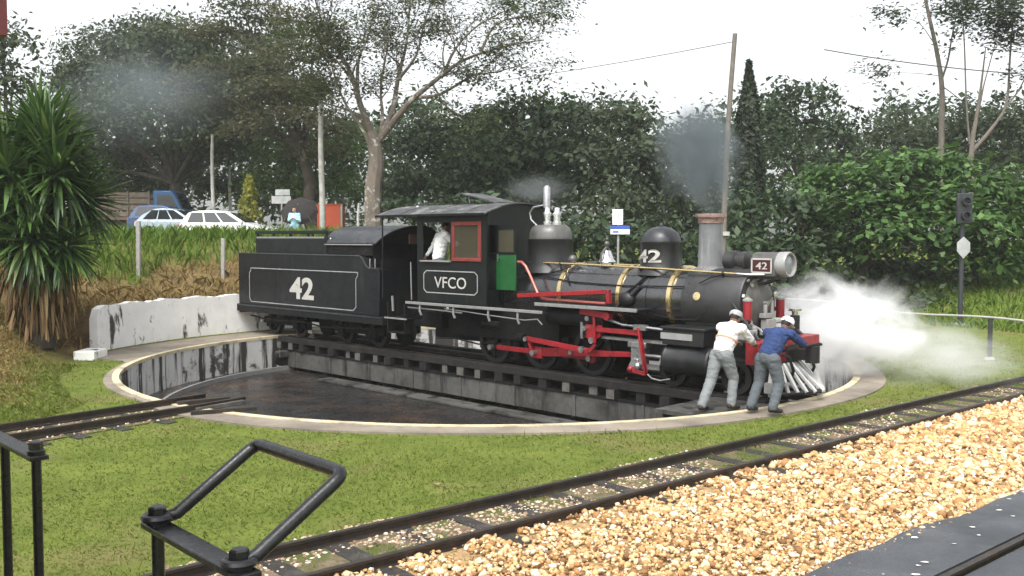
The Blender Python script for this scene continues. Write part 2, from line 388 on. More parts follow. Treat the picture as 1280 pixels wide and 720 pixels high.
F = np.stack([i * NA + j, (i + 1) * NA + j, (i + 1) * NA + j2, i * NA + j2], -1).reshape(-1, 4)
g = np_obj('ground', V, F, 'ground', smooth=True, kind='structure')
at_ = g.data.attributes.new('dry', 'FLOAT', 'POINT'); at_.data.foreach_set('value', dryness(V[:, 0], V[:, 1]).astype(np.float32))

# ---------------------------------------------------------------- turntable pit
pit = empty('turntable_pit', (CX, CY, 0), kind='structure', label='round concrete turntable pit with pale yellow painted rim')
def ring(name, r0, r1, z0, z1, m, parent, n=144, a0=0, a1=360, rv=None):
    mb = MB(); k = n + 1
    vs = []
    for q in range(k):
        a = R(a0 + (a1 - a0) * q / n); e = rv(a0 + (a1 - a0) * q / n) if rv else r1
        for rr_, z in ((r0, z0), (e, z0), (e, z1), (r0, z1)): vs.append((rr_ * math.cos(a), rr_ * math.sin(a), z))
    fs = []
    for q in range(n):
        for s in range(4): fs.append((q * 4 + s, q * 4 + (s + 1) % 4, (q + 1) * 4 + (s + 1) % 4, (q + 1) * 4 + s))
    if a1 - a0 < 359.9: fs += [(0, 1, 2, 3), tuple(n * 4 + s for s in (3, 2, 1, 0))]
    mb.add(vs, fs); return mb.build(name, m, parent, ang=30)
def apron(a):
    a %= 360; w = 8.28 + .04 * math.sin(R(a) * 9)
    back = float(ss(75, 95, a) * (1 - ss(176, 200, a))); right = float(ss(285, 310, a) * 1 if a > 180 else 1 - ss(20, 45, a))
    left = float(ss(178, 184, a) * (1 - ss(222, 236, a)))
    return w + .86 * back * (1 - left) - .02 * right * (1 - back) - .33 * left
ring('rim', 7.825, 8.4, -.35, .0, 'rim_concrete', pit, rv=apron)
ring('painted_edge', 7.69, 7.82, -.06, .012, 'rim_yellow', pit)
ring('pit_wall', 7.70, 7.82, -1.0, -.062, 'pit_paint', pit)
MB().lathe([(-1.0, 7.85), (-.85, 7.85)], (0, 0, 0), n=96).build('pit_floor', 'pit_floor', pit, ang=30)
ring('ring_rail', 6.98, 7.05, -.85, -.74, 'edge_grey', pit)
MB().lathe([(-.85, .6), (-.62, .55), (-.62, 0)], (0, 0, 0), n=32).build('pivot_block', 'girder', pit)
for (a, r_, s_) in [(255, 5.3, .05), (262, 5.9, .035), (271, 6.2, .04), (247, 6.3, .03), (283, 5.6, .03), (290, 6.6, .045), (232, 5.0, .04), (266, 4.3, .03)]:
    b = MB().ball((r_ * math.cos(R(a)), r_ * math.sin(R(a)), -.85 + s_ * .5), (s_ * 1.3, s_, s_ * .8), 7, 5)
    b.build('rubble_stone', 'stone_dull', pit)
for (a, r_, L_) in [(240, 5.8, .5), (258, 6.5, .35), (276, 5.2, .4), (225, 6.0, .45), (300, 6.3, .4)]:   # flat debris and puddle scum
    a = R(a); p = Vector((r_ * math.cos(a), r_ * math.sin(a), -.842))
    MB().bar(p, p + Vector((L_, random.uniform(-.1, .1), 0)), .09, .016).build('debris_board', 'tie_end', pit)

wl = MB(); nW = 120; vs = []; fs = []
for q in range(nW + 1):                        # white retaining wall, ragged left end
    az = 173.2 - (173.2 - 88) * q / nW; a = R(az)
    top = 1.06 + .008 * math.sin(q * 1.7) + .02 * math.sin(q * .61) + .012 * random.uniform(-1, 1) + .02 - (.3 * math.exp(-q * 1.1))
    for r_, z in ((9.30, -.1), (9.52, -.1), (9.52, top), (9.33 + .01 * math.sin(q * 2.3), top)):
        vs.append((CX + r_ * math.cos(a), CY + r_ * math.sin(a), z))
for q in range(nW):
    for s in range(4): fs.append((q * 4 + s, q * 4 + (s + 1) % 4, (q + 1) * 4 + (s + 1) % 4, (q + 1) * 4 + s))
fs += [(0, 1, 2, 3), tuple(nW * 4 + s for s in (3, 2, 1, 0))]
wl.add(vs, fs).build('retaining_wall', 'whitewash', ang=30, label='stained white painted retaining wall curving behind the turntable pit', cat='wall')
a = R(176.5); a2 = R(181)
pb = MB()
q = [(8.80, a), (9.28, a), (9.26, a2), (8.80, a2)]
pb.hexa([(CX + r_ * math.cos(b), CY + r_ * math.sin(b), -.3) for r_, b in q[::-1]] + [(CX + r_ * math.cos(b), CY + r_ * math.sin(b), .17) for r_, b in q[::-1]])
pb.build('kerb_block', 'whitewash', bevel=.02, label='low white painted concrete block at the end of the ledge', cat='concrete block')

# ---------------------------------------------------------------- tracks
RAILP = [(-.05, 0), (.05, 0), (.05, .012), (.01, .025), (.01, .075), (.028, .085), (.028, .11), (-.028, .11), (-.028, .085), (-.01, .075), (-.01, .025), (-.05, .012)]
def rail(p0, p1, z, parent, name='rail', m='rail_steel'):
    p0, p1 = Vector(p0), Vector(p1); d = (p1 - p0); L = d.length; d.normalize(); sd = Vector((d.y, -d.x, 0))
    mb = MB().prism([(x, zz) for x, zz in RAILP], 0, L, lambda x, y, zz: p0 + sd * x + d * y + Vector((0, 0, z + zz)))
    return mb.build(name, m, parent, ang=25)
t1 = empty('railway_track', tuple(trk(0, 0)), kind='structure', label='narrow gauge track running past the lawn beside yellow gravel')
inv = lambda v, o: Vector(v) - Vector(o)
O1 = trk(0, 0)
for o in (-.40, .40): rail(inv(trk(-13, o), O1), inv(trk(48, o), O1), -.025, t1)
tm = MB().box(-.1, .1, -.86, .47, -.14, .0).mesh('sleeper')
tm.materials.append(MT['tie_wood'])
for k in range(-12, 34):
    s_ = bpy.data.objects.new('sleeper', tm); COL.objects.link(s_); s_.parent = t1
    s_.location = inv(trk(k * .66 + .05 * math.sin(k * 3.1), .05 * math.sin(k * 1.9), -.012 + .006 * math.sin(k * 2.3)), O1)
    s_.rotation_euler = (0, 0, R(40.6) + .04 * math.sin(k * 1.3)); s_.scale = (1 + .15 * math.sin(k * 4.1), 1 + .05 * math.sin(k * 2.7), 1)
t2 = empty('railway_track', tuple(trk(0, 4)), kind='structure', label='track set in dark paving beside the yellow gravel')
O2 = trk(0, 4.0)
for o in (3.6, 4.4): rail(inv(trk(-26, o), O2), inv(trk(40, o), O2), -.055, t2)
# paving with ragged edge
pv = MB(); top = []; N_ = 160
for q in range(N_ + 1):
    a = -26 + 70 * q / N_
    top.append((a, 2.86 + .05 * math.sin(a * 1.3) + .03 * math.sin(a * 4.7) + .02 * math.sin(a * 11.3)))
def strip(mb, rows, z):                         # rows of (along, off0, off1)
    vs = []; fs = []
    for a, o0, o1 in rows: vs += [trk(a, o0, z), trk(a, o1, z), trk(a, o0, z - .09), trk(a, o1, z - .09)]
    for k in range(len(rows) - 1):
        n = k * 4; fs += [(n, n + 1, n + 5, n + 4), (n + 2, n, n + 4, n + 6), (n + 1, n + 3, n + 7, n + 5), (n + 3, n + 2, n + 6, n + 7)]
    fs += [(0, 2, 3, 1), (len(vs) - 4, len(vs) - 3, len(vs) - 1, len(vs) - 2)]
    return mb.add(vs, fs)
strip(pv, [(a, o, 3.52) for a, o in top], .035); pv.build('pavement', 'asphalt', kind='structure')
strip(MB(), [(a, 3.66, 4.34) for a, o in top], .020).build('pavement', 'asphalt', kind='structure')
strip(MB(), [(a, 4.46, 6.4) for a, o in top], .035).build('pavement', 'asphalt', kind='structure')
fk = MB()
for k in range(70):                            # chips of whitewash and leaf litter on the paving
    a, o = random.uniform(-6, 8), random.uniform(2.95, 3.5); s_ = random.uniform(.012, .05); c = trk(a, o, .040); an = random.uniform(0, 6)
    fk.add([c + Vector((s_ * random.uniform(.5, 1.4) * math.cos(an + i * 1.26), s_ * .6 * math.sin(an + i * 1.26), random.uniform(0, .004))) for i in range(5)], [(0, 1, 2, 3, 4)])
fk.build('paint_chips', 'fleck_paint', kind='stuff', label='pale chips and litter scattered over the dark paving', cat='litter')
bl = MB(); strip(bl, [(a, .42, 2.95) for a, o in top], -.012)
mat('gravel_bed', (.40, .27, .14), .95, 0, .35, 14, .8, 60, ((.20, .12, .06), 9, .5, .7), .1)
bl.build('gravel_bed', 'gravel_bed', kind='structure')
# spur track on the left, running radially to the pit
t3d = np.array([.603, .798]); t3n = np.array([.798, -.603]); t3o = C2 - t3d * 7.7
def spur(a, o, z=0): p = t3o + t3d * a + t3n * o; return Vector((p[0], p[1], z))
O3 = spur(0, 0)
t3 = empty('railway_track', tuple(O3), kind='structure', label='short spur track leading through the grass to the turntable rim')
rail(inv(spur(-16, -.40), O3), inv(spur(.55, -.40), O3), -.01, t3)
rail(inv(spur(-16, .40), O3), inv(spur(.75, .40), O3), -.01, t3)
for k in range(18):
    s_ = bpy.data.objects.new('sleeper', tm); COL.objects.link(s_); s_.parent = t3
    s_.location = inv(spur(-.35 - k * .62, .03 * math.sin(k * 2.1), -.014), O3); s_.rotation_euler = (0, 0, math.atan2(t3d[1], t3d[0]) + .05 * math.sin(k * 1.7))
MB().bar((.15, -.35, .02), (.75, .28, .03), .2, .07).build('sleeper', 'tie_end', t3, bevel=.01)
MB().bar((.25, -.75, .03), (1.15, -.35, .03), .08, .06).build('guard_iron', 'rail_steel', t3)
MB().bar((-.25, .1, .03), (.45, .55, .04), .12, .06).build('guard_iron', 'rail_steel', t3)

# ---------------------------------------------------------------- loose stones and grass (nobody could count them)
ICO = None
def stones(name, P, S, m, **kw):
    bm = bmesh.new(); bmesh.ops.create_icosphere(bm, subdivisions=1, radius=1); bv = np.array([v.co[:] for v in bm.verts]); bf = np.array([[v.index for v in f.verts] for f in bm.faces]); bm.free()
    n = len(P); sc = S[:, None] * RNG.uniform(.55, 1.25, (n, 3)); sc[:, 2] *= .75
    jit = 1 + RNG.uniform(-.32, .32, (n, len(bv), 1))
    v = bv[None] * jit * sc[:, None]
    a = RNG.uniform(0, 6.28, n); b = RNG.normal(0, .5, n); ca, sa, cb, sb = np.cos(a), np.sin(a), np.cos(b), np.sin(b)
    y = v[..., 1] * cb[:, None] - v[..., 2] * sb[:, None]; z = v[..., 1] * sb[:, None] + v[..., 2] * cb[:, None]; x = v[..., 0]
    v = np.stack([x * ca[:, None] - y * sa[:, None], x * sa[:, None] + y * ca[:, None], z], -1) + P[:, None]
    f = bf[None] + (np.arange(n) * len(bv))[:, None, None]
    return np_obj(name, v.reshape(-1, 3), f.reshape(-1, 3), m, **kw)
def tpos(a, o): return TP[None] + a[:, None] * TD[None] + o[:, None] * TN[None]
n = 60000
a = RNG.uniform(-9, 22, n); o = RNG.uniform(.40, 2.95, n); p = tpos(a, o); d = np.hypot(p[:, 0], p[:, 1])
k = (RNG.uniform(0, 1, n) < np.clip((10.5 / d) ** 1.7, .06, 1)) & (np.abs(p[:, 0] / p[:, 1]) < .75) & (p[:, 1] > 6)
tie_a = np.abs(((a + .33) % .66) - .33); k &= ~((o < .80) & (tie_a < .12) & (a < 3.2) & (RNG.uniform(0, 1, n) < .95))
p, a, o, d = p[k], a[k], o[k], d[k]
S = np.clip(RNG.lognormal(-3.92, .36, len(p)), .009, .042) * np.clip(d / 9, 1, 1.7); S[RNG.uniform(0, 1, len(p)) < .04] *= 1.5
z = RNG.uniform(-.006, .016, len(p)) + .03 * np.exp(-((o - 1.7) / .8) ** 2)
stones('loose_gravel', np.c_[p, z], S, 'stone', kind='stuff', label='bright yellow and orange gravel strewn beside the track', cat='gravel')
n = 16000
a = RNG.uniform(-9, 18, n); o = RNG.uniform(-.75, .42, n); p = tpos(a, o); d = np.hypot(p[:, 0], p[:, 1])
k = (RNG.uniform(0, 1, n) < np.clip((10 / d) ** 1.8, .05, 1)) & (noise2(p[:, 0], p[:, 1], 2.2, 11) < .12 - .1 * (o < -.35)) & (p[:, 1] > 5.5) & (np.abs(np.abs(o) - .4) > .055)
p, o = p[k], o[k]
stones('track_ballast', np.c_[p, np.full(len(p), -.022)], RNG.uniform(.012, .027, len(p)), 'stone_dull', kind='stuff', label='dull mixed stones lying between the rails', cat='ballast')
n = 2200; a = RNG.uniform(-13, .2, n); o = RNG.uniform(-.6, .6, n); p = t3o[None] + a[:, None] * t3d[None] + o[:, None] * t3n[None]
stones('track_ballast', np.c_[p, np.full(n, -.02)], RNG.uniform(.012, .03, n), 'stone_dull', kind='stuff', label='brown stones and litter between the spur rails', cat='ballast')
MB_ = MB(); strip(MB_, [(a_, -.6, .42) for a_ in np.linspace(-12, 46, 40)], -.018)
mat('trackbed', (.16, .125, .085), .95, 0, .4, 6, .8, 50, ((.085, .105, .03), 2.2, .45, .58), .1)
MB_.build('track_bed', 'trackbed', kind='structure')
sb = MB(); vs = []
for a_ in np.linspace(-15, .25, 20): vs += [spur(a_, -.62, -.016), spur(a_, .62, -.016)]
sb.add(vs, [(2 * q, 2 * q + 1, 2 * q + 3, 2 * q + 2) for q in range(19)]).build('track_bed', 'trackbed', kind='structure')

def blades(name, P, H, W, m, lean=.45, bend=.35, **kw):     # curved grass blades: 2 segments
    n = len(P); az = RNG.uniform(0, 6.28, n); la = RNG.uniform(0, 6.28, n); l = np.abs(RNG.normal(0, lean, n))
    side = np.stack([np.cos(az), np.sin(az), np.zeros(n)], -1) * W[:, None] * .5
    dr = np.stack([np.cos(la) * l, np.sin(la) * l, np.ones(n)], -1); dr /= np.linalg.norm(dr, axis=1)[:, None]
    mid = P + dr * H[:, None] * .55
    tip = P + dr * H[:, None] + np.stack([np.cos(la), np.sin(la), -.3 * np.ones(n)], -1) * (H * bend * RNG.uniform(.2, 1, n))[:, None]
    v = np.stack([P - side, P + side, mid + side * .8, tip, mid - side * .8], 1)
    f = np.arange(n)[:, None] * 5 + np.array([0, 1, 2, 3, 4])[None]
    return np_obj(name, v.reshape(-1, 3), f, m, **kw)
def toff(p): return (p - TP[None]) @ TN
n = 900000                                     # the lawn round the pit
p = np.stack([RNG.uniform(-13, 22, n), RNG.uniform(6.5, 30, n)], -1); d = np.hypot(p[:, 0], p[:, 1])
k = (RNG.uniform(0, 1, n) < np.clip((9.5 / d) ** 1.9, .03, 1)) & (np.abs(p[:, 0] / p[:, 1]) < .62)
p = p[k]; d = d[k]
rc = np.hypot(p[:, 0] - CX, p[:, 1] - CY); az = np.degrees(np.arctan2(p[:, 1] - CY, p[:, 0] - CX)) % 360
lim = np.array([apron(x) for x in range(361)])[np.clip(az.astype(int), 0, 360)]
to = toff(p); so_ = (p - t3o[None]) @ t3n; sa_ = (p - t3o[None]) @ t3d
pn = noise2(p[:, 0], p[:, 1], 2.2, 11); pn2 = noise2(p[:, 0], p[:, 1], .9, 17)
k = (rc > lim + .02 + .12 * np.abs(pn)) & ((to < -.5) | ((to < .36) & (pn > .05) & (np.abs(to + .4) > .06)) | ((to < .75) & (pn2 > .25) & (to > .45)))
k &= ~((np.abs(so_) < .6) & (sa_ < .4) & ((pn < .15) | (np.abs(np.abs(so_) - .4) < .07)))
k &= RNG.uniform(0, 1, len(p)) < np.clip(.80 + .9 * pn2, .12, 1)
p, d, to, rc, lim = p[k], d[k], to[k], rc[k], lim[k]
print('lawn blades', len(p))
H = RNG.uniform(.018, .045, len(p)) * np.where(RNG.uniform(0, 1, len(p)) < .04, 1.9, 1); W = RNG.uniform(.006, .012, len(p)) * np.clip(d / 8.5, 1, 2.6)
edge = (rc < lim + .16) | (np.abs(to + .52) < .10) | (np.abs(to + .28) < .06); H = H * np.where(edge & (RNG.uniform(0, 1, len(p)) < .5), RNG.uniform(1.3, 2.6, len(p)), 1)
blades('lawn_grass', np.c_[p, ground_h(p[:, 0], p[:, 1])], H, W, 'blade_lawn', 1.6, .6, kind='stuff', label='short mown green grass of the lawn round the turntable', cat='grass')
n = 420                                        # fallen leaves on the lawn
p = np.stack([RNG.uniform(-8, 12, n), RNG.uniform(7.5, 16, n)], -1); rc = np.hypot(p[:, 0] - CX, p[:, 1] - CY); p = p[(rc > 8.5) & (toff(p) < -.5)]; n = len(p)
a = RNG.uniform(0, 6.28, n); s_ = RNG.uniform(.02, .045, n); t_ = np.stack([np.cos(a), np.sin(a), RNG.uniform(-.3, .3, n)], -1) * s_[:, None]; u_ = np.stack([-np.sin(a), np.cos(a), RNG.uniform(-.4, .4, n)], -1) * s_[:, None] * .45
c_ = np.c_[p, ground_h(p[:, 0], p[:, 1]) + .04]
np_obj('fallen_leaves', np.stack([c_ - t_, c_ + u_, c_ + t_, c_ - u_], 1).reshape(-1, 3), np.arange(4 * n).reshape(-1, 4), 'yucca_dead', kind='stuff', label='dry brown leaves fallen on the lawn', cat='leaves')
n = 60000                                      # bank behind the wall: green crest, dry foot
p = np.stack([RNG.uniform(-26, 4, n), RNG.uniform(19, 44, n)], -1); rc = np.hypot(p[:, 0] - CX, p[:, 1] - CY); az = np.degrees(np.arctan2(p[:, 1] - CY, p[:, 0] - CX)) % 360
k = (rc > 9.6) & (rc < 19) & (az > 85) & (az < 178)
p = p[k]; rc = rc[k]; dn = noise2(p[:, 0], p[:, 1], .8, 8)
gr = (rc + dn * 1.0) > 12.3
pg = p[gr]; blades('bank_grass', np.c_[pg, ground_h(pg[:, 0], pg[:, 1]) - .02], RNG.uniform(.22, .62, len(pg)), RNG.uniform(.03, .06, len(pg)), 'blade_tall', .35, .4, kind='stuff', label='tall bright green grass on the crest of the bank', cat='grass')
pd_ = p[~gr]; blades('dry_grass', np.c_[pd_, ground_h(pd_[:, 0], pd_[:, 1]) - .02], RNG.uniform(.12, .42, len(pd_)), RNG.uniform(.025, .05, len(pd_)), 'blade_dry', .8, .7, kind='stuff', label='dry brown grass on the foot of the bank', cat='grass')
n = 60000                                      # mound on the left
p = np.stack([RNG.uniform(-17, -7, n), RNG.uniform(13.6, 24, n)], -1); rc = np.hypot(p[:, 0] - CX, p[:, 1] - CY); az = np.degrees(np.arctan2(p[:, 1] - CY, p[:, 0] - CX)) % 360
k = (rc > 8.7) & (az > 168) & (az < 245) & (np.abs((p - t3o[None]) @ t3n) > .75); k &= ~((rc < 9.7) & (az < 186)); p = p[k]
dd = dryness(p[:, 0], p[:, 1]) > RNG.uniform(.2, .75, len(p))
for s_, nm, mt_, lb in ((dd, 'dry_grass', 'blade_dry', 'dry brown grass on the mound beside the spiky plant'), (~dd, 'mound_grass', 'blade_lawn', 'green grass on the mound beside the spur track')):
    q = p[s_]; blades(nm, np.c_[q, ground_h(q[:, 0], q[:, 1]) - .01], RNG.uniform(.04, .13, len(q)), RNG.uniform(.014, .03, len(q)), mt_, .9, .7, kind='stuff', label=lb, cat='grass')
n = 26000                                      # grass bank far right, by the signal
p = np.stack([RNG.uniform(8, 34, n), RNG.uniform(26, 46, n)], -1); rc = np.hypot(p[:, 0] - CX, p[:, 1] - CY); p = p[rc > 16]
blades('bank_grass', np.c_[p, ground_h(p[:, 0], p[:, 1]) - .02], RNG.uniform(.12, .4, len(p)), RNG.uniform(.03, .06, len(p)), 'blade_tall', .5, .5, kind='stuff', label='green grass on the low bank behind the signal post', cat='grass')
# ---------------------------------------------------------------- turntable bridge
RZ = R(-45)
br = empty('turntable_bridge', (CX, CY, 0), RZ, label='grey stained turntable bridge with sleepers carrying the steam engine', cat='turntable')
for s in (-1, 1):
    MB().box(-7.3, 7.3, s * .72 - .15, s * .72 + .15, -.76, -.335).build('girder', 'girder', br, bevel=.01)
    MB().box(-7.32, 7.32, s * .72 - .17, s * .72 + .17, -.333, -.292).build('flange', 'grime', br)
    P0, P1 = Vector((-7.62, s * .41, 0)), Vector((7.62, s * .41, 0)); rail(P0, P1, -.11, br)
    for k in range(9): MB().box(-6.6 + k * 1.65 - .03, -6.6 + k * 1.65 + .03, min(s * .872, s * .90), max(s * .872, s * .90), -.75, -.34).build('stiffener', 'girder', br)
    MB().box(-4.6, 4.9, s * 1.28 - .2, s * 1.28 + .2, -.846, -.79).build('foot_plank', 'girder', br, bevel=.01)
for s in (-1, 1): MB().box(-7.4, 7.42, min(s * .70, s * .89), max(s * .70, s * .89), -.113, .03).build('guard_timber', 'tie_oily', br, bevel=.008)
dk = [(6.45, -.92), (6.45, -2.55)] + [(7.60 * math.cos(R(q)), 7.60 * math.sin(R(q))) for q in (-19.6, -17, -14, -11, -8, -7)]
MB().prism([(x, y) for x, y in dk], -.06, .004, lambda x, y, z: (x, z, y)).build('end_deck', 'girder', br)
MB().box(6.5, 6.6, -2.4, -.9, -.3, -.062).box(7.1, 7.2, -2.3, -.9, -.3, -.062).build('deck_bearer', 'grime', br)
for x in (-6, -3, 0, 3, 6): MB().box(x - .06, x + .06, -.49, .49, -.7, -.4).build('cross_beam', 'grime', br)
MB().lathe([(-.62, .5), (-.4, .42)], (0, 0, 0), n=24).build('pivot_bearing', 'grime', br)
tms = []
for k in range(4):
    m_ = MB().box(-.10, .10, -.895 - .012 * k, .895, -.29, -.115).mesh('sleeper'); m_.materials.append(MT['tie_oily']); m_.materials.append(MT['tie_end'])
    for p in m_.polygons:
        if abs(p.normal.y) > .9 and k in (0, 3): p.material_index = 1  # light on the end faces put in as a paler wood colour
    tms.append(m_)
for k in range(25):
    o = bpy.data.objects.new('sleeper', tms[(k * 7 + k // 3) % 4]); COL.objects.link(o); o.parent = br
    o.location = (-7.35 + k * .6125 + .05 * math.sin(k * 5.3), .06 * math.sin(k * 2.9), 0); o.scale = (1 + .15 * math.sin(k * 3.3), 1, 1)
    o.rotation_euler = (0, 0, .03 * math.sin(k * 1.9))
for e in (-1, 1):
    for s in (-1, 1):
        w_ = MB().lathe([(-.07, .10), (-.07, .19), (.05, .19), (.07, .22), (.07, .10)], (e * 7.0, s * .6, -.53), (e, 0, 0), 20)
        w_ = MB().lathe([(-.06, .05), (-.06, .20), (.06, .20), (.06, .05)], (e * 7.02, s * 1.02, -.54), (1, 0, 0), 20)
        w_.build('carrying_wheel', 'grime', br)
        MB().box(e * 7.02 - .12, e * 7.02 + .12, min(s * .88, s * 1.14), max(s * .88, s * 1.14), -.50, -.34).build('axle_box', 'girder', br, bevel=.01)

# ---------------------------------------------------------------- locomotive
lo = empty('steam_locomotive', (CX, CY, 0), RZ, label='black steam locomotive with red rods, brass bands and cab lettered VFCO', cat='locomotive')
def P(name, mb, m, parent=None, bevel=0, **kw): return mb.build(name, m, parent or lo, bevel, **kw)
def text(body, x0, x1, z0, z1, y, m, parent, bold=0.0, name='number', T=None):
    cu = bpy.data.curves.new('txt', 'FONT'); cu.body = body; cu.size = 1; cu.extrude = .004; cu.offset = bold; cu.resolution_u = 4
    o = bpy.data.objects.new('txt', cu); COL.objects.link(o); dg = bpy.context.evaluated_depsgraph_get()
    me = bpy.data.meshes.new_from_object(o.evaluated_get(dg)); bpy.data.objects.remove(o); bpy.data.curves.remove(cu)
    v = np.array([q.co[:] for q in me.vertices]); lo_, hi = v.min(0), v.max(0)
    nx = x0 + (v[:, 0] - lo_[0]) / (hi[0] - lo_[0]) * (x1 - x0); nz = z0 + (v[:, 1] - lo_[1]) / (hi[1] - lo_[1]) * (z1 - z0); ny = y - v[:, 2] * .6
    q = np.stack([nx, ny, nz], -1)
    if T is not None: q = np.array([T(*a) for a in q])
    me.vertices.foreach_set('co', q.astype(np.float32).ravel()); me.update(); me.materials.clear(); me.materials.append(MT[m])
    ob = bpy.data.objects.new(name, me); COL.objects.link(ob); ob.parent = parent; return ob
def lining(pts, y, w_, m, parent, name='lining'):
    mb = MB()
    for k in range(len(pts)):
        a, b = pts[k], pts[(k + 1) % len(pts)]
        mb.bar((a[0], y, a[1]), (b[0], y, b[1]), .008, w_, up=(0, 1, 0)) if False else mb.add([], [])
        d = Vector((b[0] - a[0], 0, b[1] - a[1])).normalized(); n_ = Vector((-d.z, 0, d.x)) * w_ * .5
        A, B = Vector((a[0], y, a[1])) - d * w_ * .4, Vector((b[0], y, b[1])) + d * w_ * .4; t_ = Vector((0, -.004, 0))
        mb.hexa([A - n_, B - n_, B + n_, A + n_, A - n_ + t_, B - n_ + t_, B + n_ + t_, A + n_ + t_])
    return mb.build(name, m, parent)
BZ = 1.57                                      # boiler axis
boil = P('boiler', MB().lathe([(.95, .605), (2.2, .60), (3.6, .59), (5.56, .575)], (0, 0, BZ), (1, 0, 0), 48), 'boiler_black')
for x in (2.62, 4.12, 5.28): P('boiler_band', MB().lathe([(x - .045, .615), (x - .04, .622), (x + .04, .622), (x + .045, .615)], (0, 0, BZ), (1, 0, 0), 48), 'brass')
for x in (3.35, 4.75): P('boiler_seam', MB().lathe([(x - .012, .594), (x + .012, .594)], (0, 0, BZ), (1, 0, 0), 48), 'boiler_black')
sb_ = P('smokebox', MB().lathe([(5.545, .588), (5.57, .592), (6.70, .592), (6.74, .575), (6.745, 0)], (0, 0, BZ), (1, 0, 0), 48), 'smokebox_black')
P('maker_plate', MB().lathe([(0, .075), (.012, .075), (.014, .06)], (5.88, -.585, BZ + .10), (0, -1, .15), 20), 'brass', sb_)
for k in range(22):                            # rivets round the smokebox ends
    a = 6.283 * k / 22
    if math.sin(a) > -.4: P('rivet', MB().ball((5.66, .595 * math.cos(a), BZ + .595 * math.sin(a)), .014, 6, 4), 'smokebox_black', sb_)
sd_ = P('smokebox_door', MB().lathe([(6.747, .44), (6.775, .44), (6.80, .40), (6.84, .28), (6.87, .10), (6.87, 0)], (0, 0, BZ), (1, 0, 0), 36), 'dome_grey')
for k in range(12):
    a = 6.283 * (k + .5) / 12
    P('door_clamp', MB().bar((6.79, .57 * math.cos(a), BZ + .57 * math.sin(a)), (6.80, .42 * math.cos(a), BZ + .42 * math.sin(a)), .055, .05, up=(1, 0, 0)), 'chrome', sd_)
P('door_handle', MB().cyl((6.86, 0, BZ), (6.95, 0, BZ), .04).bar((6.95, -.12, BZ - .1), (6.95, .12, BZ + .1), .03, .03), 'steel', sd_)
P('valve_bracket', MB().box(6.88, 7.02, -.13, .15, 1.12, 1.30).box(6.87, 6.99, -.17, .19, 1.32, 1.40).cyl((6.95, -.1, 1.40), (6.95, -.1, 1.55), .035).cyl((6.95, .12, 1.40), (6.95, .12, 1.62), .03).box(6.9, 7.05, -.2, .2, 1.03, 1.10), 'alu_paint', bevel=.008)
for s, x, z in ((-1, 6.88, 1.47), (1, 6.86, 1.45)):
    ml = P('marker_lamp', MB().cyl((x, s * .56, z - .16), (x, s * .56, z + .16), .075, n=16), 'signal_red')
    P('lamp_cap', MB().lathe([(0, .085), (.03, .085), (.06, .03), (.07, 0)], (x, s * .56, z + .16), n=16), 'alu_paint', ml)
    P('lamp_bracket', MB().bar((6.72, s * .5, z - .12), (x, s * .56, z - .12), .04, .03), 'loco_black', ml)
hc = P('pump_column', MB().cyl((7.06, .72, .97), (7.06, .72, 1.33), .085, n=16), 'loco_black')
P('column_cap', MB().lathe([(0, .06), (.06, .06), (.07, .12), (.11, .12), (.13, .04)], (7.06, .72, 1.34), n=16), 'chrome', hc)
P('cross_pipe', MB().tube([(6.97, .1, 1.24), (7.03, .4, 1.25), (7.06, .66, 1.27)], .032), 'alu_paint')
# domes, bell, chimney, lamp
sdm = P('steam_dome', MB().lathe([(1.98, .56), (2.10, .50), (2.16, .47), (2.60, .465), (2.64, .48), (2.67, .48), (2.68, .45)], (1.85, 0, 0), n=36), 'loco_black')
P('dome_cap', MB().lathe([(2.66, .455), (2.80, .445), (2.90, .40), (2.96, .33), (2.975, 0)], (1.85, 0, 0), n=36), 'dome_grey', sdm)
for dx, dy in ((-.04, -.06), (.13, .05)):
    P('safety_valve', MB().lathe([(2.96, .10), (3.02, .10), (3.04, .075), (3.14, .075), (3.16, .095), (3.20, .095), (3.24, .06), (3.32, .05), (3.33, 0)], (1.85 + dx, dy, 0), n=16), 'chrome', sdm)
P('whistle_pipe', MB().lathe([(3.0, .03), (3.30, .03), (3.32, .075), (3.74, .075), (3.78, .05), (3.80, 0)], (1.72, .02, 0), n=16), 'steel', sdm)
P('steam_pipe', MB().tube([(1.55, -.1, 2.95), (1.40, -.12, 3.08), (1.36, -.12, 3.22), (1.45, -.1, 3.34), (1.68, 0, 3.38)], .02), 'steel', sdm)
san = P('sand_dome', MB().lathe([(2.0, .47), (2.12, .42), (2.16, .392), (2.56, .388), (2.59, .402), (2.62, .402), (2.63, .38)], (4.68, 0, 0), n=36), 'loco_black')
P('dome_cap', MB().lathe([(2.60, .375), (2.70, .362), (2.80, .30), (2.87, .20), (2.905, .08), (2.91, .035), (2.95, .035), (2.97, .02), (2.975, 0)], (4.68, 0, 0), n=36), 'hood_sheet', san)
def wrap(x, y, z):
    a = (x - 4.68) / .392; r_ = .410 - (y + .39); return (4.68 + r_ * math.sin(a), -r_ * math.cos(a), z)
text('42', 4.42, 4.93, 2.24, 2.48, -.393, 'letter', san, .028, T=wrap)
for y in (-.38, .38): P('sand_pipe', MB().tube([(4.68, y, 2.05), (4.5, y * 1.45, 1.75), (4.2, y * 1.7, 1.45), (3.9, y * 1.75, 1.1)], .025), 'loco_black', san)
be = P('bell', MB().lathe([(2.22, .185), (2.24, .175), (2.28, .14), (2.36, .11), (2.44, .075), (2.47, 0)], (3.38, -.02, 0), n=20), 'chrome')
